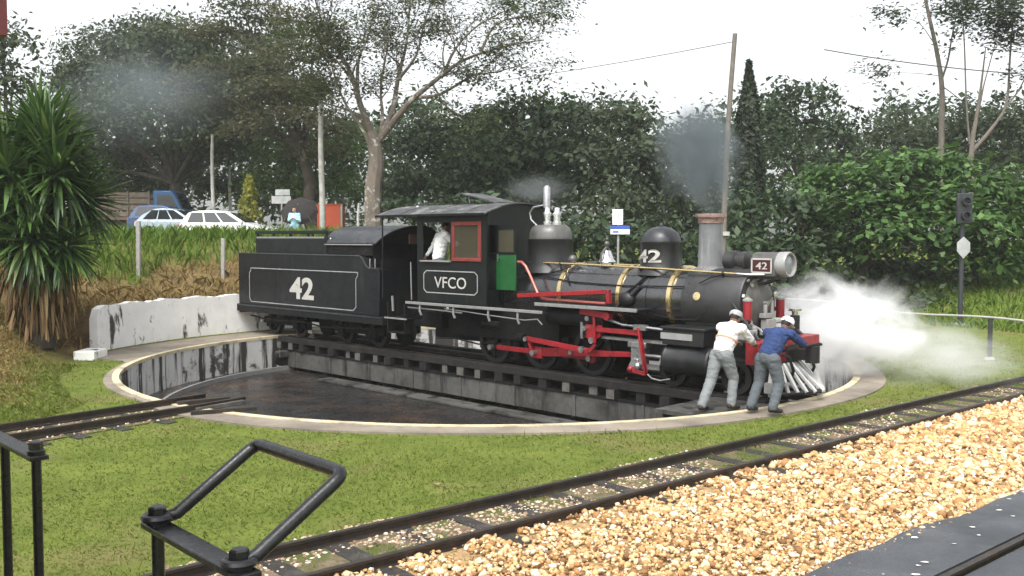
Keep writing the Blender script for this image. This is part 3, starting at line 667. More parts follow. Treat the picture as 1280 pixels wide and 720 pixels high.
P('bell_yoke', MB().tube([(3.38, -.2, 2.12), (3.38, -.19, 2.38), (3.38, -.02, 2.52), (3.38, .15, 2.38), (3.38, .16, 2.12)], .025).ball((3.38, -.02, 2.58), .055, 10, 6).ball((3.38, -.02, 2.67), .03, 8, 5), 'dome_grey', be)
P('turret_valve', MB().ball((2.55, -.1, 2.26), .09, 12, 8).cyl((2.55, -.1, 2.05), (2.55, -.1, 2.2), .05).box(2.95, 3.2, -.12, .0, 2.15, 2.23), 'dome_grey')
ch = P('chimney', MB().lathe([(2.02, .36), (2.10, .29), (2.17, .235), (2.2, .222), (2.96, .208)], (5.77, 0, 0), n=32), 'chimney_grey')
P('chimney_cap', MB().lathe([(2.955, .215), (2.96, .225), (3.05, .235), (3.06, .275), (3.10, .285), (3.125, .28), (3.13, .20), (2.9, .19)], (5.77, 0, 0), n=32), 'chimney_rust', ch)
ge = P('turbo_generator', MB().lathe([(0, .13), (.02, .17), (.22, .17), (.24, .13), (.30, .13), (.32, .155), (.44, .155), (.47, .10)], (6.10, 0, 2.30), (1, 0, 0), 24), 'smokebox_black')
P('mount', MB().box(6.15, 6.5, -.10, .10, 2.10, 2.2), 'smokebox_black', ge)
hl = P('headlamp', MB().prism([(-.20, 2.04), (.20, 2.04), (.20, 2.33), (.15, 2.41), (.06, 2.45), (-.06, 2.45), (-.15, 2.41), (-.20, 2.33)], 6.72, 7.18, lambda x, y, z: (y, x, z)), 'dome_grey', bevel=.01)
P('lens_rim', MB().lathe([(7.17, .18), (7.17, .212), (7.33, .218), (7.36, .205), (7.35, .178), (7.26, .17)], (0, 0, 2.245), (1, 0, 0), 32), 'alu_paint', hl)
P('lens', MB().lathe([(7.30, .178), (7.33, .12), (7.34, 0)], (0, 0, 2.245), (1, 0, 0), 28), 'lens_glass', hl)
P('number_plate', MB().box(6.74, 7.12, -.215, -.202, 2.10, 2.34), 'plate_red', hl)
lining([(6.745, 2.105), (7.115, 2.105), (7.115, 2.335), (6.745, 2.335)], -.216, .028, 'letter', hl, 'plate_border')
text('42', 6.82, 7.04, 2.16, 2.28, -.217, 'letter', hl, .01)
P('lamp_bracket', MB().box(6.66, 7.2, -.16, .16, 1.99, 2.035).bar((7.15, -.12, 2.0), (6.78, -.12, 1.88), .03, .03).bar((7.15, .12, 2.0), (6.78, .12, 1.88), .03, .03).box(7.12, 7.22, -.06, .06, 1.92, 1.99), 'loco_black', hl)
# rails, boards, pipes along the boiler
hr = P('handrail', MB().tube([(1.62, -.40, 2.19), (3.0, -.42, 2.175), (5.0, -.42, 2.13), (6.55, -.40, 2.08)], .022, 10), 'brass')
P('rail_end', MB().tube([(6.55, -.40, 2.08), (6.80, -.36, 2.07), (6.98, -.2, 2.07)], .021), 'steel', hr)
for x, z in ((2.5, 2.18), (4.5, 2.14), (6.3, 2.085)): P('stanchion', MB().cyl((x, -.36, BZ + .42), (x, -.41, z - .02), .018).ball((x, -.41, z), .034, 8, 6), 'loco_black', hr)
P('handrail', MB().tube([(1.2, .42, 2.17), (4.0, .42, 2.15), (6.5, .40, 2.08)], .02), 'brass')
for y0 in (-1,):
    P('copper_pipe', MB().tube([(1.62, -.74, 2.20), (1.74, -.75, 2.20), (1.86, -.76, 2.12), (1.98, -.77, 1.96), (2.10, -.78, 1.78), (2.24, -.79, 1.56), (2.36, -.80, 1.485), (2.56, -.80, 1.47), (4.0, -.80, 1.46)], .03, 10), 'copper')
    P('reverse_rod', MB().bar((1.75, -.88, 1.52), (4.12, -.88, 1.695), .05, .085).bar((4.12, -.88, 1.73), (4.15, -.88, 1.47), .07, .10, up=(0, 1, 0)), 'rod_red', bevel=.008)
for s in (-1, 1):
    P('running_board', MB().box(2.45, 4.95, min(s * .56, s * 1.08), max(s * .56, s * 1.08), 1.375, 1.405), 'loco_black')
    P('board_edge', MB().box(2.44, 4.96, min(s * 1.08, s * 1.115), max(s * 1.08, s * 1.115), 1.36, 1.425), 'edge_grey', bevel=.006)
for pth, r_ in (([(2.1, -.55, 1.92), (3.0, -.585, 1.83), (4.2, -.585, 1.80), (5.6, -.57, 1.83)], .014), ([(2.3, -.50, 1.98), (2.6, -.44, 2.06), (2.75, -.38, 2.12)], .013), ([(4.25, -.60, 1.62), (4.45, -.585, 1.75), (4.6, -.53, 1.88), (4.68, -.42, 2.04)], .022),
                ([(5.9, -.54, 1.9), (6.1, -.5, 2.0), (6.3, -.42, 2.06)], .012), ([(4.95, -.62, 1.30), (5.6, -.75, 1.25), (6.0, -.76, 1.28), (6.12, -.72, 1.40), (6.10, -.66, 1.52)], .014), ([(2.9, -.58, 1.75), (2.72, -.50, 1.98), (2.70, -.42, 2.10)], .012)):
    P('conduit', MB().tube(pth, r_, 6), 'grime')
P('air_pump', MB().ball((4.35, -.62, 1.55), (.17, .1, .14), 14, 10).cyl((4.45, -.62, 1.62), (4.62, -.56, 1.80), .05, .04), 'loco_black')
P('smokebox_brace', MB().tube([(6.35, -.50, 1.82), (6.75, -.62, 1.42), (7.2, -.72, 1.0)], .028), 'loco_black')
P('smokebox_brace', MB().tube([(6.35, .50, 1.82), (6.75, .62, 1.42), (7.2, .72, 1.0)], .028), 'loco_black')
P('smokebox_brace', MB().tube([(6.5, -.30, 1.35), (7.0, -.36, 1.15), (7.2, -.4, 1.0)], .02), 'alu_paint')
# frames, firebox, drag box
P('main_frame', MB().box(-1.5, 7.14, -.30, -.20, .40, 1.0).box(-1.5, 7.14, .20, .30, .40, 1.0).box(4.9, 7.14, -.19, .19, .5, .98).box(-1.6, -.9, -.62, .62, .66, 1.0), 'grime')
P('firebox', MB().box(-.75, 2.6, -.56, .56, .55, 1.5), 'grime')
P('smokebox_saddle', MB().prism([(5.5, .95), (6.45, .95), (6.35, 1.2), (5.6, 1.2)], -.5, .5), 'grime')
for s in (-1, 1):
    P('air_tank', MB().lathe([(0, .10), (.04, .17), (1.5, .17), (1.54, .10)], (2.55, s * .80, 1.17), (1, 0, 0), 18), 'grime')
    P('brake_rigging', MB().box(.1, 3.9, min(s * .33, s * .39), max(s * .33, s * .39), .28, .34).box(1.25, 1.40, min(s * .34, s * .48), max(s * .34, s * .48), .2, .7).box(2.62, 2.77, min(s * .34, s * .48), max(s * .34, s * .48), .2, .7), 'grime')
# wheels
def wheel_meshes(r, spokes, name):
    rim = MB().lathe([(-.055, r - .10), (-.055, r + .028), (-.035, r + .028), (-.03, r), (.06, r - .004), (.06, r - .10), (-.055, r - .10)], (0, 0, 0), (0, -1, 0), 40)
    ctr = MB().lathe([(-.05, 0), (-.05, .11), (.07, .11), (.07, .05), (.09, .05), (.09, 0)], (0, 0, 0), (0, -1, 0), 20)
    for k in range(spokes):
        a = 6.283 * k / spokes; ctr.bar((.08 * math.cos(a), 0, .08 * math.sin(a)), ((r - .08) * math.cos(a), 0, (r - .08) * math.sin(a)), .045, .05, up=(0, 1, 0))
    m1 = rim.mesh(name); m1.materials.append(MT['edge_grey'] if False else MT['tyre_steel']); m2 = ctr.mesh('wheel_centre'); m2.materials.append(MT['grime']); return m1, m2
mat('tyre_steel', (.035, .034, .033), .5, .5, .35, 5, .05, 40, ((.02, .018, .016), 5, .45, .7))
DRV = wheel_meshes(.48, 11, 'tyre'); LEAD = wheel_meshes(.30, 8, 'tyre'); TEN = wheel_meshes(.34, 8, 'tyre')
def wheel(name, ms, x, s, z, parent, ang=0):
    o = bpy.data.objects.new(name, ms[1]); COL.objects.link(o); o.parent = parent; o.location = (x, s * .41, z); o.rotation_euler = (0, ang, 0 if s < 0 else math.pi)
    t = bpy.data.objects.new('tyre', ms[0]); COL.objects.link(t); t.parent = o; return o
DX = (.65, 2.02, 3.39); PIN = (.17, -.10)
for s in (-1, 1):
    for k, x in enumerate(DX):
        wd = wheel('driving_wheel', DRV, x, s, .48, lo, .2 * k)
        P('counterweight', MB().lathe([(-.02, .20), (-.02, .37), (.065, .37), (.065, .20), (-.02, .2)], (0, 0, 0), (0, -1, 0), 14, R(100), R(215)), 'grime', wd)
        P('crank_pin', MB().cyl((x + PIN[0], s * .47, .48 + PIN[1]), (x + PIN[0], s * .80, .48 + PIN[1]), .055, n=14), 'steel')
        P('rod_end', MB().cyl((x + PIN[0], s * .61, .48 + PIN[1]), (x + PIN[0], s * .70, .48 + PIN[1]), .10, n=18), 'rod_red' if k else 'grime')
    for k in range(2):
        a, b = DX[k] + PIN[0], DX[k + 1] + PIN[0]; z = .48 + PIN[1]
        P('side_rod', MB().hexa([(a, s * .64, z - .05), (b, s * .64, z - .05), (b, s * .68, z - .05), (a, s * .68, z - .05), (a, s * .64, z + .05), (b, s * .64, z + .05), (b, s * .68, z + .05), (a, s * .68, z + .05)]), 'rod_red', bevel=.006)
    for x in (5.30, 6.62): wheel('leading_wheel', LEAD, x, s, .30, lo)
    y = s * .77
    mr = P('main_rod', MB().hexa([(2.19, y - .025, .31), (4.78, y - .025, .52), (4.78, y + .025, .52), (2.19, y + .025, .31), (2.19, y - .025, .49), (4.78, y - .025, .60), (4.78, y + .025, .60), (2.19, y + .025, .49)]), 'rod_red', bevel=.006)
    P('rod_end', MB().box(2.05, 2.36, y - .045, y + .045, .27, .50), 'rod_red', mr, bevel=.01)
    P('rod_pin', MB().cyl((3.15, s * .80, .47), (3.15, s * .86, .47), .045, n=12), 'steel', mr)
    P('rod_pin', MB().cyl((2.19, s * .8, .38), (2.19, s * .93, .38), .06, n=12), 'steel', mr)
    P('return_crank', MB().bar((2.19, s * .87, .36), (2.06, s * .87, .68), .055, .11, up=(0, 1, 0)), 'rod_red', bevel=.006)
    P('eccentric_rod', MB().bar((2.04, s * .93, .67), (3.72, s * .93, .55), .045, .10).bar((3.72, s * .93, .55), (3.86, s * .93, .70), .045, .07), 'rod_red', bevel=.006)
    P('crank_nut', MB().cyl((2.06, s * .96, .66), (2.06, s * 1.0, .66), .05, n=8).cyl((3.55, s * .95, .57), (3.55, s * 1.0, .57), .065, n=10), 'steel')
    lk = P('expansion_link', MB().prism([(3.62, .80), (3.80, .74), (3.97, .84), (4.02, 1.08), (3.96, 1.20), (3.72, 1.18), (3.58, 1.02)], min(s * .86, s * .93), max(s * .86, s * .93)), 'rod_red', bevel=.008)
    P('link_bracket', MB().box(3.50, 3.56, min(s * .6, s * .95), max(s * .6, s * .95), .78, 1.36).box(3.50, 4.2, min(s * .62, s * .70), max(s * .62, s * .70), 1.28, 1.35).cyl((3.63, s * .93, .98), (3.63, s * 1.0, .98), .045, n=10).cyl((3.68, s * .93, 1.17), (3.68, s * .98, 1.17), .05, n=10).cyl((3.80, s * .93, .76), (3.80, s * 1.0, .76), .06, n=10), 'steel', lk)
    P('lifting_arm', MB().bar((3.52, s * .98, 1.31), (4.22, s * .98, 1.25), .05, .12).cyl((4.20, s * .9, 1.25), (4.20, s * 1.05, 1.25), .08, n=14).bar((3.86, s * .97, 1.26), (3.88, s * .97, .72), .05, .05, up=(0, 1, 0)), 'rod_red', bevel=.006)
    P('radius_rod', MB().bar((3.88, s * .95, .98), (4.92, s * .90, .97), .04, .09), 'rod_red', bevel=.006)
    P('valve_rod', MB().tube([(4.0, s * .92, 1.20), (4.25, s * .92, 1.16), (4.5, s * .92, 1.10), (4.9, s * .90, 1.09), (5.5, s * .86, 1.06)], .026).box(4.78, 5.05, min(s * .86, s * .97), max(s * .86, s * .97), 1.03, 1.13), 'steel')
    P('combination_lever', MB().bar((4.90, s * .96, 1.08), (5.06, s * .96, .27), .04, .09, up=(0, 1, 0)), 'rod_red', bevel=.006)
    P('union_link', MB().bar((4.70, s * .96, .30), (5.06, s * .96, .25), .04, .07).ball((4.72, s * .97, .31), .06, 10, 6), 'rod_red', bevel=.006)
    P('crosshead', MB().box(4.66, 4.95, min(s * .70, s * .88), max(s * .70, s * .88), .40, .72).box(4.60, 5.0, min(s * .68, s * .9), max(s * .68, s * .9), .70, .80).prism([(4.6, .28), (4.84, .30), (4.86, .5), (4.72, .5)], min(s * .86, s * .93), max(s * .86, s * .93)).ball((4.88, s * .95, .38), .075, 10, 8), 'steel', bevel=.01)
    P('guide_bar', MB().box(3.95, 5.5, min(s * .72, s * .86), max(s * .72, s * .86), .80, .85), 'steel')
    P('piston_rod', MB().cyl((4.9, s * .78, .56), (5.5, s * .78, .56), .035), 'steel')
    cy = P('cylinder', MB().lathe([(0, .20), (.02, .27), (.06, .28), (.09, .265), (.90, .265), (.93, .28), (.97, .27), (1.0, .17), (1.02, 0)], (5.45, s * .80, .56), (1, 0, 0), 28).box(5.52, 6.38, min(s * .3, s * .7), max(s * .3, s * .7), .45, 1.0), 'loco_black')
    P('steam_chest', MB().box(5.46, 6.32, min(s * .52, s * 1.02), max(s * .52, s * 1.02), .83, 1.10).box(5.42, 6.36, min(s * .5, s * 1.05), max(s * .5, s * 1.05), 1.102, 1.15), 'loco_black', cy, bevel=.012)
    P('chest_strip', MB().box(5.44, 6.10, min(s * 1.022, s * 1.04), max(s * 1.022, s * 1.04), .93, 1.04), 'alu_paint', cy)
    P('drain_pipe', MB().tube([(5.1, s * .95, .25), (5.2, s * .97, .19), (5.4, s * .98, .17), (5.6, s * .97, .22)], .014, 6).tube([(5.5, s * .98, .5), (5.38, s * .99, .44), (5.45, s * .98, .66)], .02, 6), 'edge_grey', cy)
    P('cylinder_cock', MB().tube([(6.35, s * .95, .65), (6.52, s * .98, .62), (6.58, s * .96, .45)], .03, 8).lathe([(0, .09), (.05, .09), (.06, .05)], (6.47, s * .80, .56), (1, 0, 0), 14), 'alu_paint', cy)
P('leading_truck', MB().box(5.1, 6.85, -.33, .33, .26, .42), 'grime')
# cab
NY = -1.05
P('cab_floor', MB().box(-1.3, 1.0, -1.0, 1.0, 1.22, 1.30), 'cab_inside')
cs = P('cab_side', MB().box(-1.25, 1.0, NY, NY + .03, 1.28, 2.19).box(-1.25, -1.06, NY, NY + .03, 2.192, 3.20).box(-.13, -.06, NY, NY + .03, 2.192, 3.20).box(.86, 1.0, NY, NY + .03, 2.192, 3.20).box(-1.058, -.132, NY, NY + .03, 3.03, 3.20).box(-.058, .858, NY, NY + .03, 3.045, 3.20), 'cab_green_black')
P('cab_side', MB().box(-1.25, 1.0, -NY - .03, -NY, 1.28, 2.19).box(-1.25, -1.06, -NY - .03, -NY, 2.192, 3.20).box(-.13, -.06, -NY - .03, -NY, 2.192, 3.20).box(.86, 1.0, -NY - .03, -NY, 2.192, 3.20).box(-1.058, -.132, -NY - .03, -NY, 3.03, 3.20).box(-.058, .858, -NY - .03, -NY, 3.045, 3.20).box(-1.05, -.14, -NY - .02, -NY - .01, 2.2, 3.02).box(-.05, .855, -NY - .02, -NY - .01, 2.2, 3.04), 'cab_green_black')
lining([(-.93, 1.49), (.64, 1.49), (.73, 1.56), (.73, 1.90), (.64, 1.97), (-.93, 1.97), (-1.02, 1.90), (-1.02, 1.56)], NY - .001, .022, 'lining', cs)
text('VFCO', -.66, .38, 1.60, 1.845, NY - .002, 'letter', cs, .002, name='lettering')
P('window_sill', MB().box(-1.1, -.1, NY - .06, NY + .06, 2.165, 2.20), 'edge_grey', cs, bevel=.006)
wf = P('window_frame', MB().box(-.06, .86, NY - .03, NY + .02, 2.195, 2.27).box(-.06, .86, NY - .03, NY + .02, 2.955, 3.04).box(-.06, .03, NY - .03, NY + .02, 2.272, 2.953).box(.77, .86, NY - .03, NY + .02, 2.272, 2.953), 'frame_red', bevel=.008)
P('pane', MB().box(.03, .77, NY - .008, NY, 2.27, 2.955), 'pane_glass', wf)
P('cab_front', MB().box(.98, 1.01, -.70, 1.04, 1.28, 3.10).box(.98, 1.01, -1.02, -.702, 1.28, 1.60).box(.98, 1.01, -1.02, -.702, 2.96, 3.10).box(.98, 1.01, -1.048, -.99, 1.602, 2.958), 'cab_green_black')
arch = [(-1.12 + 2.24 * k / 16, 3.22 + .235 * (1 - ((-1.12 + 2.24 * k / 16) / 1.12) ** 2)) for k in range(17)]
P('cab_arch', MB().prism([(-1.05, 3.09)] + [(y, z - .02) for y, z in arch[1:-1]] + [(1.05, 3.09)], .975, 1.015, lambda x, y, z: (y, x, z)), 'cab_green_black')
rf = MB(); k = [( -1.20 + 2.40 * q / 24) for q in range(25)]; prof = [(y, 3.205 + .25 * (1 - abs(y / 1.2) ** 2.0)) for y in k]
rf.prism(prof + [(y, z - .03) for y, z in prof[::-1]], -2.58, 1.10, lambda x, y, z: (y, x, z))
roof = P('cab_roof', rf, 'roof_sheet', ang=30)
for x in (-1.75, -.65, .45): 
    P('roof_seam', MB().prism([(y, z + .008) for y, z in prof] + [(y, z - .002) for y, z in prof[::-1]], x - .03, x + .03, lambda x, y, z: (y, x, z)), 'roof_sheet', roof)
P('eave_strip', MB().box(-2.58, 1.10, -1.215, -1.19, 3.165, 3.215), 'grime', roof)
P('roof_hatch', MB().hexa([(-.6, -.34, 3.68), (.5, -.34, 3.45), (.5, .34, 3.45), (-.6, .34, 3.68), (-.6, -.34, 3.705), (.5, -.34, 3.475), (.5, .34, 3.475), (-.6, .34, 3.705)]).bar((-.3, -.3, 3.42), (-.35, -.3, 3.64), .03, .03, up=(0, 1, 0)), 'roof_sheet', roof)
P('roof_knob', MB().ball((-1.9, -.5, 3.41), .035, 8, 6), 'chrome', roof)
P('roof_stay', MB().cyl((-2.45, -1.1, 1.3), (-2.45, -1.1, 3.19), .018).cyl((-2.45, 1.1, 1.3), (-2.45, 1.1, 3.19), .018), 'grime')
P('backhead', MB().lathe([(-.35, .62), (.9, .62)], (0, 0, 1.75), (1, 0, 0), 24).box(-.45, -.37, -.3, .3, 1.5, 2.1), 'cab_inside')
P('rear_wall', MB().box(-1.24, -1.20, .2, 1.03, 1.3, 3.2).box(-2.5, -1.26, 1.02, 1.05, 1.28, 3.2), 'cab_inside')
dr = P('cab_door', MB().box(1.03, 1.60, -.79, -.755, 1.61, 2.34), 'door_green', bevel=.006)
P('door_frame', MB().box(1.03, 1.60, -.79, -.755, 2.87, 2.95).box(1.03, 1.60, -.79, -.755, 2.342, 2.40).box(1.03, 1.09, -.79, -.755, 2.402, 2.868).box(1.54, 1.60, -.79, -.755, 2.402, 2.868), 'cab_green_black', dr)
P('pane', MB().box(1.09, 1.54, -.777, -.770, 2.40, 2.87), 'pane_glass', dr)
P('door_handle', MB().cyl((1.12, -.79, 2.28), (1.12, -.83, 2.28), .02).bar((1.12, -.83, 2.2), (1.12, -.83, 2.36), .02, .025, up=(0, 1, 0)), 'steel', dr)
P('foot_board', MB().box(-1.46, 2.74, -1.20, -1.04, 1.225, 1.245).box(-1.3, 1.0, -1.04, 1.04, 1.18, 1.215), 'loco_black')
P('board_edge', MB().box(-1.47, 2.75, -1.225, -1.20, 1.215, 1.275), 'edge_grey', bevel=.006)
P('conduit', MB().tube([(-1.46, -1.15, 1.13), (-.4, -1.15, 1.12), (.35, -1.15, 1.10)], .018, 6).tube([(-.2, -1.16, 1.17), (1.2, -1.16, 1.10), (2.2, -1.14, 1.06), (2.55, -1.14, 1.10), (2.68, -1.14, 1.0)], .014, 6), 'edge_grey')
for x in (-1.0, .12, 1.2, 2.05): P('hanger', MB().tube([(x, -1.18, 1.21), (x + .01, -1.20, 1.08), (x + .03, -1.17, .98)], .026, 6), 'edge_grey')
P('injector', MB().cyl((.6, -.75, .86), (1.1, -.75, .86), .08).cyl((1.5, -.62, .62), (1.7, -.62, .62), .10).tube([(-.9, -.8, .45), (-.2, -.85, .50), (.5, -.8, .42), (1.0, -.75, .52)], .018, 6), 'grime')
P('grab_iron', MB().tube([(-1.42, -1.08, 1.3), (-1.42, -1.1, 2.15)], .016, 6), 'edge_grey')
P('grab_iron', MB().tube([(-2.2, -1.0, 1.0), (-2.2, -1.02, 1.35)], .03, 6), 'edge_grey')
P('cab_steps', MB().box(-2.35, -1.55, -1.12, -.85, .83, .86).box(-2.3, -1.65, -1.12, -.85, .50, .53).box(-2.3, -2.27, -1.1, -.87, .5, 1.2).box(-1.68, -1.65, -1.1, -.87, .5, 1.2), 'grime')
P('step_edge', MB().box(-2.36, -1.54, -1.14, -1.122, .83, .865), 'edge_grey')
mat('plate_dull', (.10, .05, .042), .6)
P('gauge_plate', MB().box(-1.92, -1.90, -.75, -.45, 2.55, 2.78), 'plate_dull')
# front end
P('pilot_beam', MB().box(7.15, 7.40, -1.06, .98, .62, 1.0), 'signal_red', bevel=.012)
pl = P('pilot', MB().bar((7.42, -.88, .60), (7.42, .88, .60), .07, .07).tube([(7.44, -.9, .15), (7.65, -.55, .15), (7.95, 0, .17), (7.65, .55, .15), (7.44, .9, .15)], .04, 8).box(7.14, 7.44, -.5, .5, .2, .6), 'loco_black')
for k in range(-6, 7):
    y1 = k / 6 * .86; x1 = 7.97 - .52 * abs(k / 6) ** 1.15; y0 = k / 6 * .72
    P('slat', MB().bar((7.45, y0, .60), (x1 + .02, y1, .16), .055, .05), 'slat_white', pl, bevel=.006)
P('step_plate', MB().box(7.42, 7.72, -.95, -.58, .30, .34).box(7.50, 7.70, -.93, -.90, .12, .30).box(7.45, 7.72, -.97, -.952, .18, .33), 'alu_paint', pl)
P('coupler', MB().box(7.4, 7.72, -.09, .09, .66, .84).cyl((7.78, 0, .62), (7.78, 0, .90), .12, n=14).box(7.4, 7.46, -.2, .2, .64, .9), 'loco_black')
P('push_bar', MB().tube([(7.40, -.98, .80), (7.60, -1.0, .88), (7.78, -.98, .90), (7.80, -.5, .91), (7.80, .25, .91), (7.70, .4, .90), (7.4, .42, .8)], .026, 8), 'grime')
P('air_hose', MB().tube([(7.42, -.35, .75), (7.55, -.35, .72), (7.62, -.33, .5), (7.55, -.3, .35)], .028, 8), 'grime')
P('air_hose', MB().tube([(7.42, .35, .75), (7.55, .36, .72), (7.64, .34, .5), (7.58, .3, .35)], .028, 8), 'grime')
P('front_platform', MB().box(6.75, 7.16, -.95, .95, .97, 1.0), 'loco_black')
P('platform_light', MB().box(6.80, 7.10, -.85, -.60, 1.0, 1.16).cyl((6.95, -.45, 1.0), (6.95, -.45, 1.2), .05), 'alu_paint', bevel=.01)

# ---------------------------------------------------------------- tender
te = empty('tender', (CX, CY, 0), RZ, label='black coal tender numbered 42 with curved hood coupled behind the cab', cat='tender')
def Q(name, mb, m, parent=None, bevel=0, **kw): return mb.build(name, m, parent or te, bevel, **kw)
tp = [(-9.18, .84), (-2.66, .84), (-2.66, 1.95), (-3.05, 1.97), (-3.16, 2.02), (-3.24, 2.12), (-3.30, 2.20), (-3.42, 2.255), (-9.18, 2.265)]
ts = Q('tank', MB().prism(tp, -1.05, 1.05), 'tender_black', bevel=.015)
Q('tank_bead', MB().tube([(-9.18, -1.055, 2.27), (-3.42, -1.055, 2.26), (-3.30, -1.055, 2.205), (-3.24, -1.055, 2.12), (-3.16, -1.055, 2.03), (-3.05, -1.055, 1.975), (-2.66, -1.055, 1.955)], .016, 6), 'hood_sheet', ts)
lining([(-8.50, .93), (-3.70, .93), (-3.58, 1.02), (-3.58, 1.70), (-3.50, 1.78), (-3.50, 1.86), (-8.50, 1.86), (-8.50, 1.80), (-8.58, 1.72), (-8.58, 1.02)], -1.053, .022, 'lining', ts)
text('42', -6.53, -5.40, 1.10, 1.67, -1.054, 'letter', ts, .03)
for x in (-8.95, -7.3, -4.75, -2.85):
    for k in range(8 if x > -3 else 10): Q('rivet', MB().ball((x, -1.052, .95 + k * .135), .014, 6, 4), 'tender_black', ts)
for k in range(44): Q('rivet', MB().ball((-9.05 + k * .145, -1.052, .875), .013, 6, 4), 'tender_black', ts)
for x in (-7.3, -4.75): Q('plate_seam', MB().box(x - .06, x + .06, -1.0535, -1.049, .90, 2.24), 'tender_black', ts)
Q('sill_strip', MB().box(-9.22, -2.52, -1.098, -1.088, .80, .835), 'hood_sheet')
Q('sill', MB().box(-9.24, -2.5, -1.09, 1.09, .64, .838), 'grime', bevel=.012)
cb = Q('coal_bunker', MB().box(-8.42, -5.0, -.92, -.88, 2.26, 2.72).box(-8.42, -5.0, .88, .92, 2.26, 2.72).box(-8.44, -8.40, -.92, .92, 2.26, 2.72), 'tender_black')
Q('bunker_rail', MB().box(-8.46, -5.0, -.94, -.88, 2.80, 2.885).box(-8.46, -5.0, .88, .94, 2.80, 2.885).box(-8.47, -8.40, -.87, .87, 2.80, 2.885), 'tender_black', cb, bevel=.008)
for k in range(5):
    for s in (-1, 1): Q('bunker_post', MB().box(-8.42 + k * .84, -8.35 + k * .84, s * .9 - .02, s * .9 + .02, 2.722, 2.80), 'tender_black', cb)
Q('rail_trim', MB().box(-8.40, -5.1, -.925, -.921, 2.68, 2.725), 'edge_grey', cb)
Q('coal_load', MB().prism([(-8.3, 2.27), (-5.1, 2.27), (-5.3, 2.6), (-6.5, 2.66), (-8.0, 2.58)], -.85, .85), 'grime', cb)
hd = MB(); nh = 20; vs = []; fs = []
for q in range(nh + 1):                        # curved hood with raked front edge
    t = q / nh; a = R(8 + 164 * t); y = -.93 * math.cos(a); z = 2.45 + .545 * math.sin(a) ** .8
    xf = -3.05 + .62 * (z - 2.5) / .5; xr = -5.06 - .02 * math.sin(a)
    for x, off in ((xr, 0), ((xr + xf) / 2, 0), (xf, 0)): vs += [(x, y, z), (x, y * .97, z - .025)]
for q in range(nh):
    b0, b1 = q * 6, (q + 1) * 6
    for k in (0, 2): fs += [(b0 + k, b0 + k + 2, b1 + k + 2, b1 + k), (b0 + k + 1, b1 + k + 1, b1 + k + 3, b0 + k + 3)]
    fs += [(b0, b1, b1 + 1, b0 + 1), (b0 + 4, b0 + 5, b1 + 5, b1 + 4)]
hd.add(vs, fs)
ho = Q('hood', hd, 'hood_sheet', ang=50)
fr = [vs[q * 6 + 5] for q in range(nh + 1)]
Q('hood_shade_plate', MB().add(fr + [(x - .02, y, z) for x, y, z in fr], [tuple(range(nh + 1)), tuple(range(2 * nh + 1, nh, -1))] + [(q, nh + 1 + q, nh + 2 + q, q + 1) for q in range(nh)] + [(nh, 2 * nh + 1, nh + 1, 0)]), 'grime', ho)  # dark plate added to stand for the shaded inside of the hood
Q('hood_bead', MB().tube([(-5.06, -.935, 2.525), (-4.0, -.935, 2.525), (-3.06, -.935, 2.525)], .018, 6), 'edge_grey', ho)
Q('hood_end', MB().prism([(-.9, 2.27)] + [(-.90 * math.cos(R(10 + 16 * q)), 2.44 + .52 * math.sin(R(10 + 16 * q)) ** .8) for q in range(11)] + [(.9, 2.27)], -5.03, -4.99, lambda x, y, z: (y, x, z)), 'tender_black', ho)
Q('hood_knob', MB().ball((-4.9, -.86, 2.66), .035, 8, 6).ball((-3.0, -.82, 2.62), .04, 8, 6), 'chrome', ho)
Q('hood_side', MB().box(-5.0, -3.1, -.90, -.87, 2.27, 2.52).box(-5.0, -2.7, .86, .885, 2.0, 2.62).box(-3.14, -3.1, -.865, .855, 2.0, 2.62), 'grime')
for x in (-2.98, -2.78): Q('grab_handle', MB().tube([(x, -1.07, 1.98), (x + .02, -1.09, 2.08), (x, -1.07, 2.20)], .016, 6), 'edge_grey')
Q('front_bulkhead', MB().box(-2.72, -2.68, -.95, .95, 1.955, 2.2), 'grime')
Q('buffer_beam', MB().box(-9.36, -9.25, -1.0, 1.0, .58, .82), 'signal_red', bevel=.01)
Q('draw_bar', MB().box(-2.5, -1.5, -.14, .14, .58, .72), 'grime')
for bx in (-7.60, -4.15):
    bg_ = Q('truck', MB().box(bx - 1.05, bx + 1.05, -.58, -.50, .30, .48).box(bx - 1.05, bx + 1.05, .50, .58, .30, .48).box(bx - .2, bx + .2, -.5, .5, .38, .63), 'grime', bevel=.01)
    for s in (-1, 1):
        for ex in (-.68, .68): Q('axle_box', MB().box(bx + ex - .12, bx + ex + .12, s * .58 - .08, s * .58 + .08, .22, .47), 'grime', bg_, bevel=.02)
        Q('spring', MB().box(bx - .3, bx + .3, s * .62 - .05, s * .62 + .05, .42, .50).box(bx - .2, bx + .2, s * .62 - .05, s * .62 + .05, .50, .58), 'grime', bg_)
        for dx in (-.68, .68): wheel('wheel', TEN, bx + dx, s, .34, te, dx)
Q('pipe_rigging', MB().tube([(-8.8, -.9, .52), (-7.9, -.95, .46), (-6.0, -.95, .5), (-5.2, -.92, .42), (-3.2, -.9, .5)], .02, 6), 'grime')
Q('fitting', MB().ball((-8.35, -.98, .60), .05, 8, 6).ball((-8.2, -.9, .40), .045, 8, 6).box(-6.2, -6.0, -.72, -.66, .18, .26), 'alu_paint')
